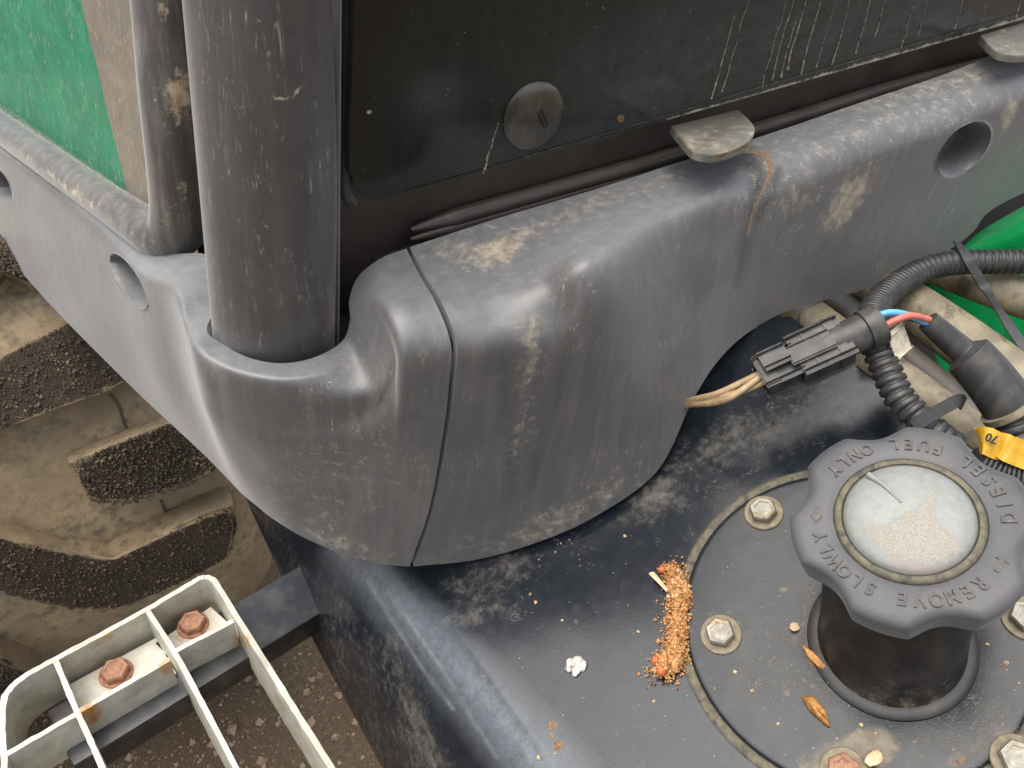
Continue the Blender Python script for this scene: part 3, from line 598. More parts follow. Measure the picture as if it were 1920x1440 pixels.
def tdust_refl(px, py, P):
    m = .55*pline(px, py, [(1250, 905), (1330, 850), (1400, 800), (1500, 800)], 46, 30, 1.)+.5*pline(px, py, [(960, 1050), (900, 1080), (840, 1100)], 30, 22, 1.)+.5*blob(px, py, 1200, 955, 60, 30, -25, .8)
    m = m+.45*blob(px, py, 880, 1150, 60, 26, -20, .9)+.35*pline(px, py, [(740, 1200), (760, 1290), (800, 1400), (830, 1460)], 20, 26, 1.)+.4*blob(px, py, 1560, 740, 70, 40, 30, .9)+.4*blob(px, py, 1480, 860, 30, 14, 0, .9)
    m = m+.8*blob(px, py, 1080, 1165, 5, 4, 0, .6)+.22*blob(px, py, 1150, 1250, 260, 160, 0, .9)+.85*blob(px, py, 903, 1268, 6, 4, 0, .6)
    m = m+.36*inpoly(px, py, [(470, 930), (560, 1010), (640, 1090), (745, 1230), (850, 1440), (690, 1470), (560, 1180)], 26)  # flank film: dust, with the warm ground reflection painted in
    return m
def tvein(px, py, P):
    return .6*blob(px, py, 1330, 880, 120, 60, -30, .7)+.35*blob(px, py, 960, 1080, 120, 50, -20, .7)+.5*pline(px, py, [(745, 1200), (770, 1300), (820, 1440)], 26, 40, 1.)+.5*blob(px, py, 1480, 780, 120, 60, 0, .7)
attrs(tko, scuff=lambda x, y, P: .9*pline(x, y, [(640, 1035), (720, 1110), (800, 1190), (880, 1280), (985, 1400), (1040, 1470)], 22, 46, 1.3)+.5*pline(x, y, [(690, 1090), (790, 1250), (850, 1330)], 3, 3, .9)+.4*pline(x, y, [(760, 1150), (850, 1290), (930, 1420)], 2.5, 2.5, .9), dust=tdust_refl, vein=tvein, rust=lambda x, y, P: .95*blob(x, y, 1037, 1360, 9, 8, 0, .5)+.9*blob(x, y, 1046, 1398, 11, 9, -50, .5)+.7*blob(x, y, 1035, 1378, 6, 6, 0, .5), dark=lambda x, y, P: 0*x)  # pale band on the roll: edge wear plus a painted sky highlight
tagp(tko, 'glossy black plastic fuel tank with a dusty top')
# loose-limbed cover plate, gasket ring and bolts
RC = tk(1588.6, 1157.8); RR = .0985
ex, ey = basis(nt, R@np.array([1., 0, 0]))[1:]
gk = lathe('gasket_ring', RC, nt, [(RR+.0055, -.001), (RR+.0050, .0012), (RR+.0030, .0020), (RR+.0005, .0016), (RR-.001, .0004)], M['gasket'], T, 200, sharp=60)
tagp(gk, 'dirt-filled ring gasket round the filler cover')
def plate():
    n, m = 240, 110; th = np.linspace(0, 2*np.pi, n, endpoint=False); vs = []; fs = []
    rr = np.r_[np.linspace(.0005, RR-.004, m-4), RR-.0024, RR-.0014, RR-.0010, RR-.0010]; hh = np.r_[np.full(m-4, .0034), .0033, .0028, .0018, -.001]
    for r, h in zip(rr, hh): vs += list(RC+nt*h+r*(np.cos(th)[:, None]*ex+np.sin(th)[:, None]*ey))
    for i in range(m-1):
        for j in range(n): fs.append((i*n+j, i*n+(j+1) % n, (i+1)*n+(j+1) % n, (i+1)*n+j))
    fs.append(tuple(range(n))[::-1]); return mk('filler_cover_plate', vs, fs, M['plate'], T, True, 50)
pl = plate()
attrs(pl, dust=lambda x, y, P: 1.*blob(x, y, 1585, 1420, 80, 34, -20, .6)+.9*blob(x, y, 1640, 1400, 40, 30, 0, .6)+.45*pline(x, y, [(1700, 1335), (1780, 1300), (1810, 1230)], 16, 12, 1.)+.4*blob(x, y, 1770, 1330, 90, 40, 20, .9)+.6*blob(x, y, 1800, 1420, 40, 16, -35, .7)+.6*blob(x, y, 1890, 1400, 45, 40, 0, .7)+.9*blob(x, y, 1469, 1107, 8, 5, 0, .6)+.4*blob(x, y, 1430, 965, 50, 36, 0, .7)+.4*blob(x, y, 1352, 1192, 54, 46, 0, .7)+.9*blob(x, y, 1475, 1300, 8, 8, 0, .6)+.5*blob(x, y, 1500, 1200, 40, 20, 0, .8)+.45*pline(x, y, [(1530, 1085), (1510, 1130), (1505, 1170)], 4, 4, .8),
      vein=lambda x, y, P: .6*blob(x, y, 1480, 1240, 100, 90, 0, .8)+.6*blob(x, y, 1760, 1350, 160, 80, 0, .8), rust=lambda x, y, P: .6*blob(x, y, 1520, 1230, 12, 34, -12, .7)+.7*blob(x, y, 1636, 1412, 14, 8, 0, .7)+.6*blob(x, y, 1800, 1425, 24, 8, -35, .7), dark=lambda x, y, P: 0*x)
tagp(pl, 'round black cover plate bolted on the tank top')
def hexbolt(c, ax, s, h, mat, wmat, parent, rot=0., wr=1.55, name='bolt'):
    a, e1, e2 = basis(ax, R@np.array([1., 0, 0])); c0, s0 = math.cos(rot), math.sin(rot); e = e1*c0+e2*s0
    wo = lathe(name, c, ax, [(s*wr, 0), (s*wr, .0008), (s*wr*.96, .0014), (s*wr*.62, .0016)], wmat, parent, 40)
    th = np.arange(6)*np.pi/3; f2 = np.cross(a, e); bm = bmesh.new()
    rings = []
    for r, z in ((s*1.12, .0012), (s*1.12, h*.8), (s*1.0, h), (s*.72, h-.0004), (s*.70, h-.0010)):
        rings.append([bm.verts.new(c+a*z+r*(math.cos(t)*e+math.sin(t)*f2)) for t in th])
    for i in range(len(rings)-1):
        for j in range(6): bm.faces.new((rings[i][j], rings[i][(j+1) % 6], rings[i+1][(j+1) % 6], rings[i+1][j]))
    bm.faces.new(rings[-1]); hd = from_bm('bolt_head', bm, mat, wo, 20); return wo
for i, (px, py) in enumerate([(1432, 962), (1352, 1190), (1583, 1448), (1908, 1425), (1925, 1160)]):
    o = hexbolt(tk(px, py, .0034), nt, .0082, .0072, M['steel'] if i != 2 else M['rustbolt'], M['washer'], pl, rng.uniform(0, 1))
    o['label'] = ['zinc hex bolt at the upper left of the filler cover', 'zinc hex bolt left of the filler neck', 'rusty hex bolt at the lower edge of the filler cover', 'mud-ringed hex bolt at the lower right', 'hex bolt half hidden by the cap'][i]
# filler neck: base circle on the plate, top circle under the cap (slightly leaning)
CC = V(1703, 972, .386); CE = basis(nt, R@np.array([1., 0, 0]))
NB = tk(1668, 1200, .0034); hcap = (CC-NB)@nt
def neck():
    n = 96; th = np.linspace(0, 2*np.pi, n, endpoint=False); vs = []; fs = []; K = []
    for s, r in ((0, .0395), (.02, .0394), (.035, .0392), (.05, .0388), (.30, .0382), (.6, .0380), (.93, .0380)): K.append((s, r))
    for s, r in K: vs += list(NB+(CC-NB)*s+r*(np.cos(th)[:, None]*CE[1]+np.sin(th)[:, None]*CE[2]))
    for i in range(len(K)-1):
        for j in range(n): fs.append((i*n+j, i*n+(j+1) % n, (i+1)*n+(j+1) % n, (i+1)*n+j))
    return mk('filler_neck', vs, fs, M['neck'], T)
nk = neck(); lathe('neck_seal', NB, nt, [(.0452, -.0005), (.0447, .0016), (.0430, .0026), (.039, .003)], M['neck'], nk, 96)
attrs(nk, dust=lambda x, y, P: .45*np.clip((y-1240)/80, 0, 1))
# scalloped fuel cap
E1, E2 = CE[1], CE[2]
def ang_of(px, py):
    d = onp(px, py, CC, nt)-CC; return math.atan2(d@E2, d@E1)
ph0 = ang_of(1771, 1155)
RCAP = .0560
def scal(th, r):
    if r < .036: return np.ones_like(th)
    d = (th-ph0+np.pi/6) % (np.pi/3)-np.pi/6; k = np.clip(1-(d/.29)**2, 0, 1)**1.15; return 1-.118*k*min(1, (r-.036)/.014)
cap = lathe('fuel_cap', CC, nt, [(.030, -.026), (.0500, -.026), (.0530, -.0250), (.0545, -.021), (.0560, -.010), (.0566, -.0052), (.0564, -.0034), (.0555, -.0018), (.0538, -.0006), (.0510, .0001), (.046, .0004), (.0400, .0003), (.0372, .0000), (.0350, -.0006), (.0342, -.0022), (.033, -.0022), (.0, -.0022)], M['cap'], T, 360, scal, E1, 40)
def rad(P): d = P-CC; d = d-np.outer(d@nt, nt); return np.linalg.norm(d, axis=1)
attrs(cap, dust=lambda x, y, P: .42*np.clip(1-np.abs(rad(P)-.0355)/.0045, 0, 1)+.25*np.clip((-((P-CC)@nt)-.004)/.02, 0, 1), dark=lambda x, y, P: 0*x)
tagp(cap, 'dark grey scalloped fuel cap with raised lettering')
bd = lathe('cap_badge', CC, nt, [(.0302, -.002), (.0300, .0010)]+[(.0294*math.cos(a), .0010+.0062*math.sin(a)) for a in np.linspace(.12, 1.5708, 40)], M['badge'], cap, 160, None, E1, 60)
fl = [(1612, 992), (1640, 985), (1662, 988), (1680, 975), (1712, 958), (1742, 935), (1766, 918), (1752, 945), (1750, 972), (1770, 990), (1790, 1010), (1800, 1030), (1775, 1052), (1735, 1062), (1690, 1052), (1655, 1032), (1625, 1010)]
attrs(bd, flake=lambda x, y, P: inpoly(x, y, fl, 22), redarc=lambda x, y, P: .15*pline(x, y, [(1668, 1056), (1705, 1069), (1750, 1070), (1775, 1064)], 6, 6, .8))
tagp(bd, 'silver domed badge in the middle of the cap, flaking')
rg = [(x, y) for x, y in ((1628, 890), (1655, 908), (1690, 942))]
tube('badge_ridge', [onp(x, y, CC+nt*(.0040+.0016*k), nt) for k, (x, y) in enumerate(rg)], [.0018, .0015, .0005], M['badge'], bd, 12)
lathe('badge_ring', CC, nt, [(.0345, -.001), (.0340, .0007), (.0325, .0012), (.0310, .0010), (.0303, -.001)], M['gasket'], cap, 160, None, E1, 60)
def letter_mesh(ch, size):
    cu = bpy.data.curves.new('t', 'FONT'); cu.body = ch; cu.size = size; cu.extrude = .0007; cu.offset = size*.022; cu.align_x = 'CENTER'; cu.resolution_u = 3
    ob = bpy.data.objects.new('t', cu); COL.objects.link(ob); bpy.context.view_layer.update()
    me = bpy.data.meshes.new_from_object(ob.evaluated_get(bpy.context.evaluated_depsgraph_get())); bpy.data.objects.remove(ob); return me
def put_letter(ch, th, r, outward, parent, size=.0094, mat=None):
    """letter standing at polar angle th on the cap; its top points outward or to the centre"""
    me = letter_mesh(ch, size); er = math.cos(th)*E1+math.sin(th)*E2; up = er if outward else -er; right_ = np.cross(up, nt)
    base = CC+nt*.00045+er*r
    for v in me.vertices:
        q = v.co; p = base+right_*q.x*.86+up*(q.y-size*.36)+nt*q.z; v.co = Vector(p)
    me.materials.clear(); me.materials.append(M['letter']); o = bpy.data.objects.new('letter', me); COL.objects.link(o); o.parent = parent; return o
def arc_text(txt, th0, th1, outward, r=.0430):
    n = len(txt)
    for i, ch in enumerate(txt):
        if ch != ' ': put_letter(ch, th0+(th1-th0)*i/(n-1), r, outward, cap)
def unwrap(a, ref, sgn):
    while (a-ref)*sgn < 0: a += sgn*2*math.pi
    return a
a0 = ang_of(1890, 972); a1 = ang_of(1572, 888); s_ = 1 if math.sin(ang_of(1720, 835)-a0) > 0 else -1
arc_text('DIESEL FUEL ONLY', a0, unwrap(a1, a0, s_), False)
b0 = ang_of(1838, 1095); b1 = ang_of(1547, 1005); s2 = 1 if math.sin(ang_of(1700, 1135)-b0) > 0 else -1
arc_text('REMOVE SLOWLY', b0, unwrap(b1, b0, s2), True)
def arrow(px, py, toward):
    th = ang_of(px, py); er = math.cos(th)*E1+math.sin(th)*E2; et = nrm(np.cross(nt, er)); d = onp(*toward, CC, nt)-CC; et = et if et@(d-er*.043) > 0 else -et
    c = CC+er*.0430; pts = [(-.0055, -.0011), (.0008, -.0011), (.0008, -.0030), (.0055, 0), (.0008, .0030), (.0008, .0011), (-.0055, .0011)]
    prism('arrow_mark', [c+et*a+er*b+nt*.0009 for a, b in pts], -nt*.0008, M['letter'], cap)
arrow(1545, 965, (1560, 1000)); arrow(1868, 1050, (1880, 1035))

# ---- wiring: connector, wires, corrugated tubes, ties, tape
def Vs(*p): return [V(*q) for q in p]
ca, cb = V(1432, 706, .512), V(1652, 606, .502); ax = nrm(cb-ca); L_ = np.linalg.norm(cb-ca)
hint = R@np.array([0, -.55, -.83]); A3 = basis(ax, hint)
con = obox('wire_connector', ca+ax*L_*.485, A3, (L_*.36, .0185, .026), M['conn'], T, .003)
tagp(con, 'black two-piece plug connector with clip')
obox('connector_plug', ca+ax*L_*.13, A3, (L_*.26, .015, .019), M['conn'], con, .003)
obox('connector_flange', ca+ax*L_*.03, A3, (.006, .0175, .0225), M['conn'], con, .0015)
obox('connector_collar', ca+ax*L_*.62, A3, (L_*.05, .0200, .0275), M['conn'], con, .0012)
obox('connector_rib', ca+ax*L_*.40, A3, (.0012, .0197, .0272), M['conn'], con, .0003)
obox('latch', ca+ax*L_*.12+A3[1]*.0092+A3[2]*-.004, A3, (.013, .008, .010), M['conn'], con, .0025)
obox('latch_bridge', ca+ax*L_*.40+A3[1]*.0097, A3, (L_*.34, .004, .012), M['conn'], con, .0012)
tube('connector_barrel', [ca+ax*L_*t for t in (.5, .7, .86)], .0120, M['conn'], con, 28)
tube('connector_cap', [ca+ax*L_*t for t in (.855, .86, .985, .99)], [.0128, .0138, .0138, .0131], M['conn'], con, 28, sharp=40)
for k, (q0, q1, q2, q3) in enumerate((((1290, 752), (1345, 738), (1395, 715), (1440, 692)), ((1288, 757), (1350, 745), (1395, 732), (1442, 712)), ((1286, 761), (1340, 755), (1375, 742), (1438, 698)))):
    o = tube('wire', cr(Vs((q0[0]-45, q0[1]+8, .640), (q0[0]-8, q0[1]+2, .572), (q0[0]+12, q0[1]-3, .545+.002*k), (*q1, .526), (*q2, .518-.003*k), (*q3, .511)), 10), .0023, M['beige'], con, 10)
wr = [('blue', [(1640, 594, .499), (1668, 586, .497), (1700, 590, .500), (1738, 606, .506)], .0022), ('black', [(1644, 612, .501), (1680, 598, .503), (1715, 598, .505), (1742, 610, .508)], .0021), ('black', [(1648, 606, .502), (1690, 594, .505), (1740, 606, .509)], .0021), ('red', [(1650, 616, .500), (1680, 600, .497), (1710, 592, .497), (1742, 600, .505)], .0023)]
for m_, p_, r_ in wr:
    o = tube('wire', cr(Vs(*p_), 10), r_, M[m_], con, 10); o['label'] = m_+' wire leaving the plug connector'
sl_ = tube('cable_sleeve', cr(Vs((1740, 602, .508), (1762, 622, .508), (1795, 650, .508), (1812, 664, .507), (1822, 674, .506), (1850, 705, .503), (1880, 745, .500), (1896, 770, .500)), 8), np.interp(np.linspace(0, 1, 57), [0, .28, .36, .46, .9, 1], [.0072, .0086, .0088, .0150, .0160, .0158]), M['conn'], T, 30)
tagp(sl_, 'grey rubber sleeve over the cable end')
tube('sleeve_lip', Vs((1886, 762, .499), (1894, 772, .499)), .0168, M['pipe'], sl_, 30)
co = [('corr', [(1640, 640, .545), (1632, 602, .575), (1648, 566, .61), (1690, 528, .645), (1740, 503, .66), (1800, 492, .665), (1860, 491, .665), (1990, 490, .66)], .0108),
      ('corr', [(1642, 648, .512), (1660, 690, .508), (1690, 750, .500), (1740, 800, .492), (1790, 840, .490)], .0100),
      ('corr', [(1882, 756, .500), (1900, 800, .498), (1925, 850, .495), (1960, 900, .49)], .0125)]
lb = ['corrugated black conduit running off to the right under the panel', 'corrugated black conduit dropping behind the fuel cap', 'thick corrugated conduit at the right edge']
for (m_, p_, r_), l_ in zip(co, lb): tagp(corrugated('corrugated_conduit', Vs(*p_), r_, {.0108: .0058, .0100: .0056, .0125: .0072}[r_], M['corr'], T), l_)
obox('tape_wrap', V(1664, 640, .512), basis(V(1650, 612, .505)-V(1672, 672, .512), hint), (.017, .018, .013), plain('old_tape', (.45, .40, .30), (.60, .54, .42), .6, 200, c3=(.2, .16, .10)), T, .002)
def strip(name, pts, wid, side_hint, mat, thick=.0012, parent=T):
    P = cr(pts, 10); Tn, _, _ = frame_path(P); vs = []
    for p, t_ in zip(P, Tn):
        s = nrm(np.cross(t_, side_hint)); n_ = nrm(np.cross(s, t_))
        vs += [p-s*wid/2-n_*thick/2, p+s*wid/2-n_*thick/2, p+s*wid/2+n_*thick/2, p-s*wid/2+n_*thick/2]
    n = len(P); fs = [(i*4+j, i*4+(j+1) % 4, i*4+4+(j+1) % 4, i*4+4+j) for i in range(n-1) for j in range(4)]+[(0, 1, 2, 3), (4*n-4, 4*n-1, 4*n-2, 4*n-3)]
    return mk(name, vs, fs, mat, parent, True, 30)
vw = R@np.array([0, 0, -1.])
strip('cable_tie', Vs((1795, 455, .67), (1806, 470, .658), (1818, 492, .652), (1832, 515, .655), (1850, 545, .655), (1885, 600, .62), (1930, 665, .60)), .0082, vw, M['tie'])
strip('cable_tie', Vs((1712, 800, .480), (1740, 782, .480), (1775, 762, .486), (1800, 750, .492), (1806, 758, .50)), .0080, vw, M['tie'])
tp = strip('yellow_tape_flag', Vs((1836, 826, .478), (1850, 827, .473), (1868, 835, .4735), (1882, 838, .4745), (1895, 843, .471), (1915, 851, .4715), (1945, 862, .469)), .017, vw, M['yellow'])
tagp(tp, 'crumpled yellow tape flag with a black mark')
def flat_text(txt, px, py, d, size, xdir, parent, mat):
    me = letter_mesh(txt, size); xd = nrm(R@np.array([*xdir, 0.])); n_ = vw; yd = np.cross(n_, xd); b = V(px, py, d)
    for v in me.vertices: q = v.co; v.co = Vector(b+xd*q.x+yd*q.y+n_*q.z*.3)
    me.materials.clear(); me.materials.append(mat); o = bpy.data.objects.new('lettering', me); COL.objects.link(o); o.parent = parent
flat_text('70', 1862, 815, .4700, .0075, (-.93, -.35), tp, M['ink'])
corrugated('corrugated_conduit', Vs((1826, 866, .486), (1870, 890, .484), (1930, 905, .482), (1990, 915, .48)), .013, .003, M['corr'], T)['label'] = 'fine-ribbed conduit beneath the yellow tape'
# ---- old hoses and green bodywork behind
pp = [([(1400, 500, .78), (1490, 570, .70), (1560, 625, .65), (1650, 690, .61), (1760, 770, .575), (1850, 838, .55), (1960, 920, .53)], .0162, 'pipe'),
      ([(1560, 470, .80), (1640, 530, .73), (1700, 568, .68), (1780, 622, .645), (1880, 695, .61), (2000, 790, .58)], .0205, 'pipe'),
      ([(1700, 478, .80), (1760, 500, .74), (1840, 530, .70), (1930, 562, .68), (2020, 590, .67)], .0180, 'pipe'),
      ([(1540, 540, .76), (1650, 632, .68), (1740, 706, .64), (1850, 795, .60), (1960, 885, .58)], .0125, 'pipedark')]
for p_, r_, m_ in pp: tube('hose', cr(Vs(*p_), 10), r_, M[m_], T, 28)
tagp(bpy.data.objects['hose.003'], 'thin dark hose in the shadow between the tan ones')
def green():
    c = [[(1800, 470, .70), (1830, 440, .68), (1880, 408, .66), (1960, 365, .64), (2060, 320, .62)],
         [(1760, 500, .685), (1815, 470, .655), (1880, 445, .635), (1960, 415, .615), (2060, 385, .60)],
         [(1700, 560, .70), (1780, 540, .675), (1870, 525, .655), (1960, 510, .64), (2060, 490, .625)],
         [(1640, 600, .72), (1740, 640, .70), (1850, 650, .68), (1960, 650, .665), (2060, 640, .65)],
         [(1640, 680, .73), (1740, 750, .71), (1850, 790, .695), (1960, 810, .68), (2060, 820, .67)],
         [(1700, 860, .74), (1800, 900, .72), (1900, 940, .70), (1980, 960, .69), (2080, 980, .68)]]
    A = cr(np.array([[V(q[0], q[1], q[2]+.10) for q in r] for r in c]), 14); B = cr(A.transpose(1, 0, 2), 14).transpose(1, 0, 2); a, b = B.shape[:2]
    o = mk('green_bodywork', B.reshape(-1, 3), grid_faces(a, b), M['green'], T); s = o.modifiers.new('s', 'SOLIDIFY'); s.thickness = .004; return o
tagp(green(), 'bright green painted bodywork behind the hoses')
prism('shade_backing', [V(1280, 560, .80), V(1800, 380, .80), V(2080, 250, .80), V(2080, 1000, .80), V(1500, 900, .80)], R@np.array([0, 0, .02]), M['dark'], T)  # dark sheet added to stand in for shade behind the hoses

# ---- big tyre with chunky lugs
CYX = nrm([1, .06, 0]); TR = .46; yc, zc = 1.17, TR+.0
CN = np.array([0, yc, zc]); AX = CYX
def cyl(px, py, r):
    d = ray(px, py); o_ = O-CN; d2 = d-AX*(d@AX); o2 = o_-AX*(o_@AX); a = d2@d2; b = d2@o2; c = o2@o2-r*r; D_ = b*b-a*c
    t_ = (-b-math.sqrt(max(D_, 0)))/a; return O+d*t_
def radial(p): q = p-CN; q = q-AX*(q@AX); return nrm(q)
def tyre():
    n, prof = 220, []
    for x, r in ((-.60, .36), (-.56, .44), (-.52, TR), (-.3, TR+.006), (-.06, TR), (-.015, TR-.012), (.025, TR-.05), (.04, TR-.12)): prof.append((x, r))
    q = cr(np.array(prof), 6); th = np.linspace(0, 2*np.pi, n, endpoint=False); u = nrm(np.cross(AX, UP)); vs = []
    for x, r in q: vs += list(CN+AX*(x+XE)+r*(np.cos(th)[:, None]*u+np.sin(th)[:, None]*UP))
    m = len(q); fs = [(i*n+j, i*n+(j+1) % n, (i+1)*n+(j+1) % n, (i+1)*n+j) for i in range(m-1) for j in range(n)]
    return mk('tyre', vs, fs, M['mud'], T)
XE = (cyl(500, 1020, TR)-CN)@AX
ty = tyre(); tagp(ty, 'big mud-caked tyre with worn chunky lugs')
LH = .046
lugs = [[(-120, 520), (-60, 470), (0, 440), (38, 500), (60, 530), (0, 500), (-60, 560)],
        [(-120, 742), (0, 672), (73, 632), (134, 604), (230, 560), (330, 600), (248, 716), (198, 735), (117, 762), (0, 806), (-120, 850)],
        [(132, 870), (205, 838), (300, 800), (380, 765), (430, 830), (400, 890), (330, 922), (240, 946), (172, 944), (150, 906)],
        [(-120, 985), (0, 1010), (60, 1022), (140, 1048), (215, 1056), (290, 1012), (380, 968), (438, 950), (446, 990), (430, 1052), (350, 1090), (280, 1118), (214, 1150), (120, 1140), (0, 1112), (-120, 1085)],
        [(-120, 1220), (0, 1236), (60, 1262), (150, 1290), (240, 1230), (330, 1180), (345, 1220), (250, 1290), (160, 1345), (60, 1340), (-120, 1300)]]
grit_pts = []
for pg in lugs:
    top = [cyl(x, y, TR+LH) for x, y in pg]; c = np.mean(top, 0); bm = bmesh.new()
    a = [bm.verts.new(p) for p in top]; b = [bm.verts.new(c+(p-c)*1.07-radial(p)*(LH+.02)) for p in top]; n = len(a)
    f = bm.faces.new(a)
    for i in range(n): bm.faces.new((a[i], b[i], b[(i+1) % n], a[(i+1) % n]))
    bmesh.ops.bevel(bm, geom=list(f.edges), offset=.0045, segments=2, affect='EDGES')
    bmesh.ops.triangulate(bm, faces=[g for g in bm.faces if len(g.verts) > 4])
    for _ in range(6):
        lo = [e for e in bm.edges if e.calc_length() > .011]
        if lo: bmesh.ops.subdivide_edges(bm, edges=lo, cuts=1); bmesh.ops.triangulate(bm, faces=[g for g in bm.faces if len(g.verts) > 4])
    bm.normal_update()
    for v in bm.verts: v.co += Vector(radial(np.array(v.co)))*(.0012*math.sin(v.co.x*83+v.co.z*61)*math.sin(v.co.y*97+v.co.x*41)+rng.normal(0, .0006))
    o = from_bm('lug', bm, M['soil'], ty, 60); me = o.data
    at = me.attributes.new('top', 'FLOAT', 'POINT'); at.data.foreach_set('value', [float(np.clip((np.array(v.normal)@radial(np.array(v.co))-.55)/.4, 0, 1)) for v in me.vertices])
    xs = [p[0] for p in pg]; ys = [p[1] for p in pg]; gx = rng.uniform(min(xs), max(xs), 2600); gy = rng.uniform(min(ys), max(ys), 2600); k = inpoly(gx, gy, pg, 3) > .5
    grit_pts += [cyl(x, y, TR+LH+.0005) for x, y in zip(gx[k], gy[k])]
gp2 = np.array(grit_pts); o = scatter('lug_grit', gp2, np.abs(rng.normal(.0009, .0007, len(gp2)))+.0004, M['lgrit'], ty); o['kind'] = 'stuff'
# mud flaps peeling along the lug joints
for p_ in ([(206, 738), (222, 760), (230, 785), (240, 812)], [(302, 938), (310, 960), (318, 985), (325, 1000)], [(45, 850), (55, 880), (60, 905)]):
    P = [cyl(x, y, TR+.004) for x, y in p_]; strip('mud_crack', P, .0028, radial(P[0]), M['pipedark'], .0016, ty)

# ---- access step: white flat-bar frame bolted to a black arm
SP = V(300, 1200, .62)
def sp_(px, py, h=0.): return onp(px, py, SP+UP*h, UP)
def bar(pts, hgt, th=.0038, name='step_bar', parent=None, n=8):
    P = cr([sp_(*p) for p in pts], n) if len(pts) > 2 else np.array([sp_(*p) for p in pts]); P = np.array(P)
    if len(pts) == 2: P = np.array([P[0]+(P[1]-P[0])*t for t in np.linspace(0, 1, 12)])
    vs = []; Tn = np.gradient(P, axis=0)
    for p, t_ in zip(P, Tn):
        s = nrm(np.cross(t_, UP)); w_ = th*(1+rng.normal(0, .06)); dz = rng.normal(0, .0003)
        vs += [p-s*w_/2+UP*dz, p+s*w_/2+UP*dz]+[p+s*w_/2-UP*hgt*k for k in (.1, .4, .7, 1)]+[p-s*w_/2-UP*hgt*k for k in (1, .7, .4, .1)]
    m = 10; k = len(P); fs = [(i*m+j, i*m+(j+1) % m, i*m+m+(j+1) % m, i*m+m+j) for i in range(k-1) for j in range(m)]+[tuple(range(m))[::-1], tuple((k-1)*m+j for j in range(m))]
    o = mk(name, vs, fs, M['step'], parent or STEP, True, 40)
    attrs(o, rust=lambda x, y, P: .55*blob(x, y, 452, 1205, 22, 22, 0, .8)+.5*blob(x, y, 312, 1250, 22, 24, 0, .8)+.6*blob(x, y, 170, 1335, 24, 28, 0, .8)+.4*pline(x, y, [(310, 1165), (400, 1130)], 12, 12, .8)+.3*pline(x, y, [(100, 1250), (270, 1150)], 16, 16, .8))
    return o
STEP = None
frame_pts = [(0, 1520), (8, 1440), (4, 1380), (6, 1318), (18, 1292), (50, 1265), (110, 1232), (200, 1184), (290, 1134), (355, 1095), (378, 1083), (395, 1084), (408, 1098), (440, 1150), (500, 1246), (560, 1342), (625, 1445), (690, 1550)]
STEP = bar(frame_pts, .052, .0044, 'access_step', T, 6); tagp(STEP, 'chipped white flat-bar access step')
bar([(276, 1144), (330, 1228), (385, 1330), (440, 1435), (490, 1535)], .052)
bar([(104, 1238), (138, 1320), (170, 1390), (205, 1470), (240, 1550)], .052)
bar([(326, 1222), (438, 1164)], .052); bar([(146, 1334), (318, 1236)], .052); bar([(12, 1414), (140, 1340)], .046)
def splate(poly, h): o = prism('bolt_plate', [sp_(x, y, h) for x, y in poly], -UP*.004, M['step'], STEP); bm = bmesh.new(); bm.from_mesh(o.data); bmesh.ops.subdivide_edges(bm, edges=list(bm.edges), cuts=10, use_grid_fill=True); bm.to_mesh(o.data); bm.free(); attrs(o, rust=lambda x, y, P: .45*np.maximum(blob(x, y, 362, 1173, 42, 36, 0, .9), blob(x, y, 218, 1263, 42, 36, 0, .9))+.05); return o
splate([(292, 1206), (395, 1138), (452, 1190), (345, 1262)], -.030); splate([(118, 1290), (292, 1196), (330, 1262), (160, 1360)], -.030)
for px, py, l_ in ((362, 1173, 'rusty bolt nearest the step corner'), (218, 1263, 'rusty bolt in the middle of the step')):
    o = hexbolt(sp_(px, py, -.030), UP, .0098, .0085, M['rustbolt'], M['rustbolt'], STEP, .4, 1.32); o['label'] = l_
# black arm under the step plates, running to the tank
b0_, b1_ = sp_(120, 1400, -.050), sp_(700, 1050, -.050); ax_ = nrm(b1_-b0_); B3 = basis(ax_, UP)
arm = obox('step_arm', (b0_+b1_)/2, B3, (np.linalg.norm(b1_-b0_), .030, .056), M['arm'], T, .004); tagp(arm, 'black square arm carrying the white step')

# ---- loose bits lying on the tank
def pile(name, path, n, wid, hgt, smin, smax, mats, label, cat):
    root = bpy.data.objects.new(name, None); COL.objects.link(root); root.location = Vector(tk(*path[len(path)//2], .003)); thing(root, label, cat)
    P = cr(np.array([tk(x, y, .002) for x, y in path]), 10); L0 = np.array(root.location); pts = []
    vs_core = [P[0]+(P[-1]-P[0])*0]
    core = tube('crumb_core', P-L0, wid*.72*np.interp(np.linspace(0, 1, len(P)), [0, .15, .35, .5, .7, .85, 1], [.5, 1, .7, .9, .65, 1.1, .6]), mats[0], root, 14, flat=1.)
    for i in range(n):
        p = P[rng.integers(len(P))]; a = rng.uniform(0, 2*math.pi); r = wid*min(1.9, abs(rng.normal(0, .48)))*rng.uniform(.6, 1.25); pts.append(p+ex*r*math.cos(a)+ey*r*math.sin(a)+nt*max(0, hgt*(1-(r/wid)**2))*rng.uniform(.5, 1.15)-nt*.001-L0)
    pts = np.array(pts); sz = rng.uniform(smin, smax, n)*np.where(rng.random(n) < .08, 1.9, 1.); k = rng.choice(3, n, p=[.74, .16, .10])
    for q, mm in enumerate((mats[0], M['chaff_dark'], M['chaff_pale'])): o = scatter('crumbs', pts[k == q], sz[k == q], mm, root); o['kind'] = 'stuff'
    return root, L0
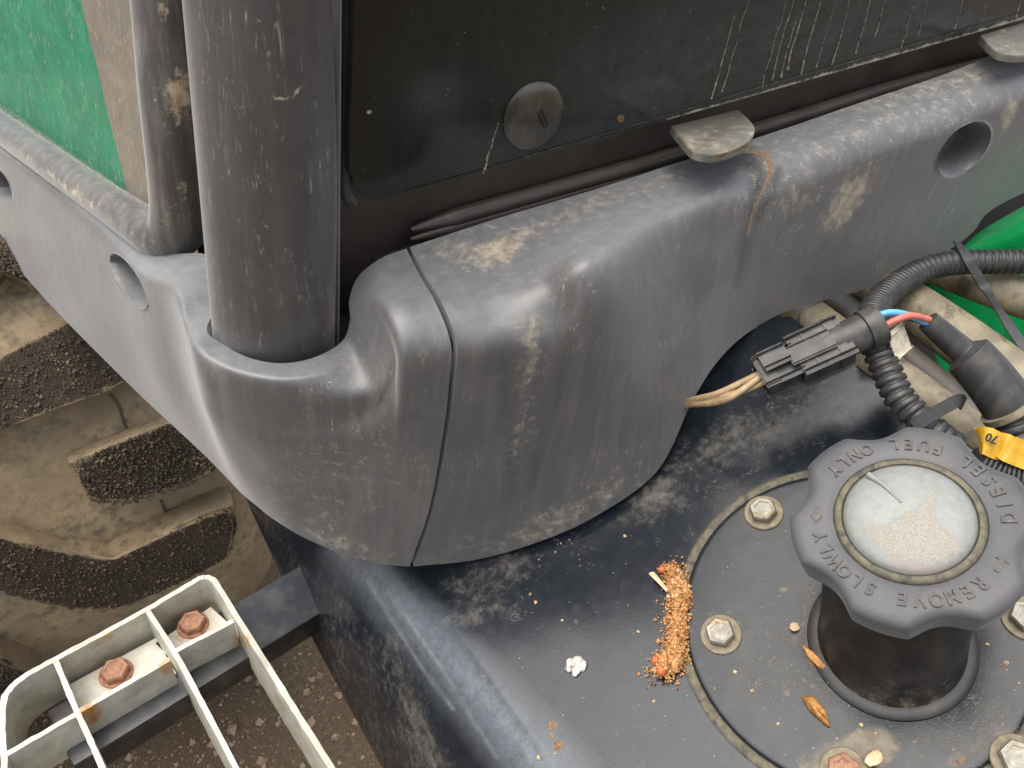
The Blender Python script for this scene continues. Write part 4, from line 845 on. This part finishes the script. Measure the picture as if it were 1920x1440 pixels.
cl, L0 = pile('seed_clump', [(1262, 1072), (1276, 1120), (1270, 1180), (1266, 1228), (1240, 1256)], 5600, .0105, .0085, .0004, .0012, [M['clump']], 'long crumbly orange clump of seeds and chaff on the tank', 'debris')
for (px, py, s) in ((1241, 1068, .0026), (1228, 1238, .0026), (1240, 1258, .003)):
    lump('berry', tk(px, py, .008)-L0, s, M['berry'], cl, (1, 1, 1), px, 2)
tube('twig', [tk(1222, 1075, .006)-L0, tk(1236, 1090, .007)-L0, tk(1252, 1108, .008)-L0], [.0028, .0022, .0016], M['husk'], cl, 7, flat=.5)
def dropping():
    bm = bmesh.new(); g = np.random.default_rng(4)
    for (px, py, r) in ((1070, 1244, .0030), (1082, 1240, .0032), (1090, 1250, .0030), (1080, 1256, .0026), (1066, 1254, .0020), (1094, 1243, .0018), (1078, 1264, .0015)):
        b2 = bmesh.ops.create_icosphere(bm, subdivisions=2, radius=1)['verts']; c = tk(px, py, .0012)
        for v in b2: q = np.array(v.co)*g.uniform(.75, 1.25); v.co = Vector(c+(ex*q[0]+ey*q[1])*r*1.15+nt*q[2]*r*.42)
    return from_bm('bird_dropping', bm, M['dropping'], None, 180)
bdp = dropping(); thing(bdp, 'small white bird dropping on the tank top', 'dropping')
hk = lump('amber_husk', tk(1532, 1332, .006), .0058, M['resin'], None, (.55, 1.5, .6), 5); thing(hk, 'shiny amber insect husk on the cover plate', 'husk')
h2 = lump('chaff_strand', tk(1528, 1235, .006), .005, M['clump'], None, (.5, 1.8, .5), 8); thing(h2, 'brown strand of chaff lying left of the filler neck', 'chaff')
h3 = lump('chaff_flake', tk(1490, 1175, .005), .0030, M['husk'], None, (1.2, .8, .4), 9); thing(h3, 'pale chaff flake between the bolt and the filler neck', 'chaff')
h4 = lump('straw_bit', tk(1640, 1420, .006), .005, M['husk'], None, (1.3, .6, .35), 13); thing(h4, 'tan straw bit near the rusty lower bolt', 'straw')

cp = []
while len(cp) < 240:
    px, py = rng.uniform(960, 1920), rng.uniform(1000, 1440)
    p = tk(px, py, .0003); r = np.linalg.norm(p-RC)
    if np.linalg.norm(p-NB) < .047 or abs(r-RR) < .006: continue
    cp.append(p+nt*(.0034 if r < RR else 0))
o = scatter('chaff_specks', np.array(cp), np.minimum(.00025+.00022*rng.pareto(2.0, len(cp)), .0016), M['chaff_pale']); o['kind'] = 'stuff'; o['label'] = 'tiny pale chaff specks strewn over the tank top'; o['category'] = 'chaff'
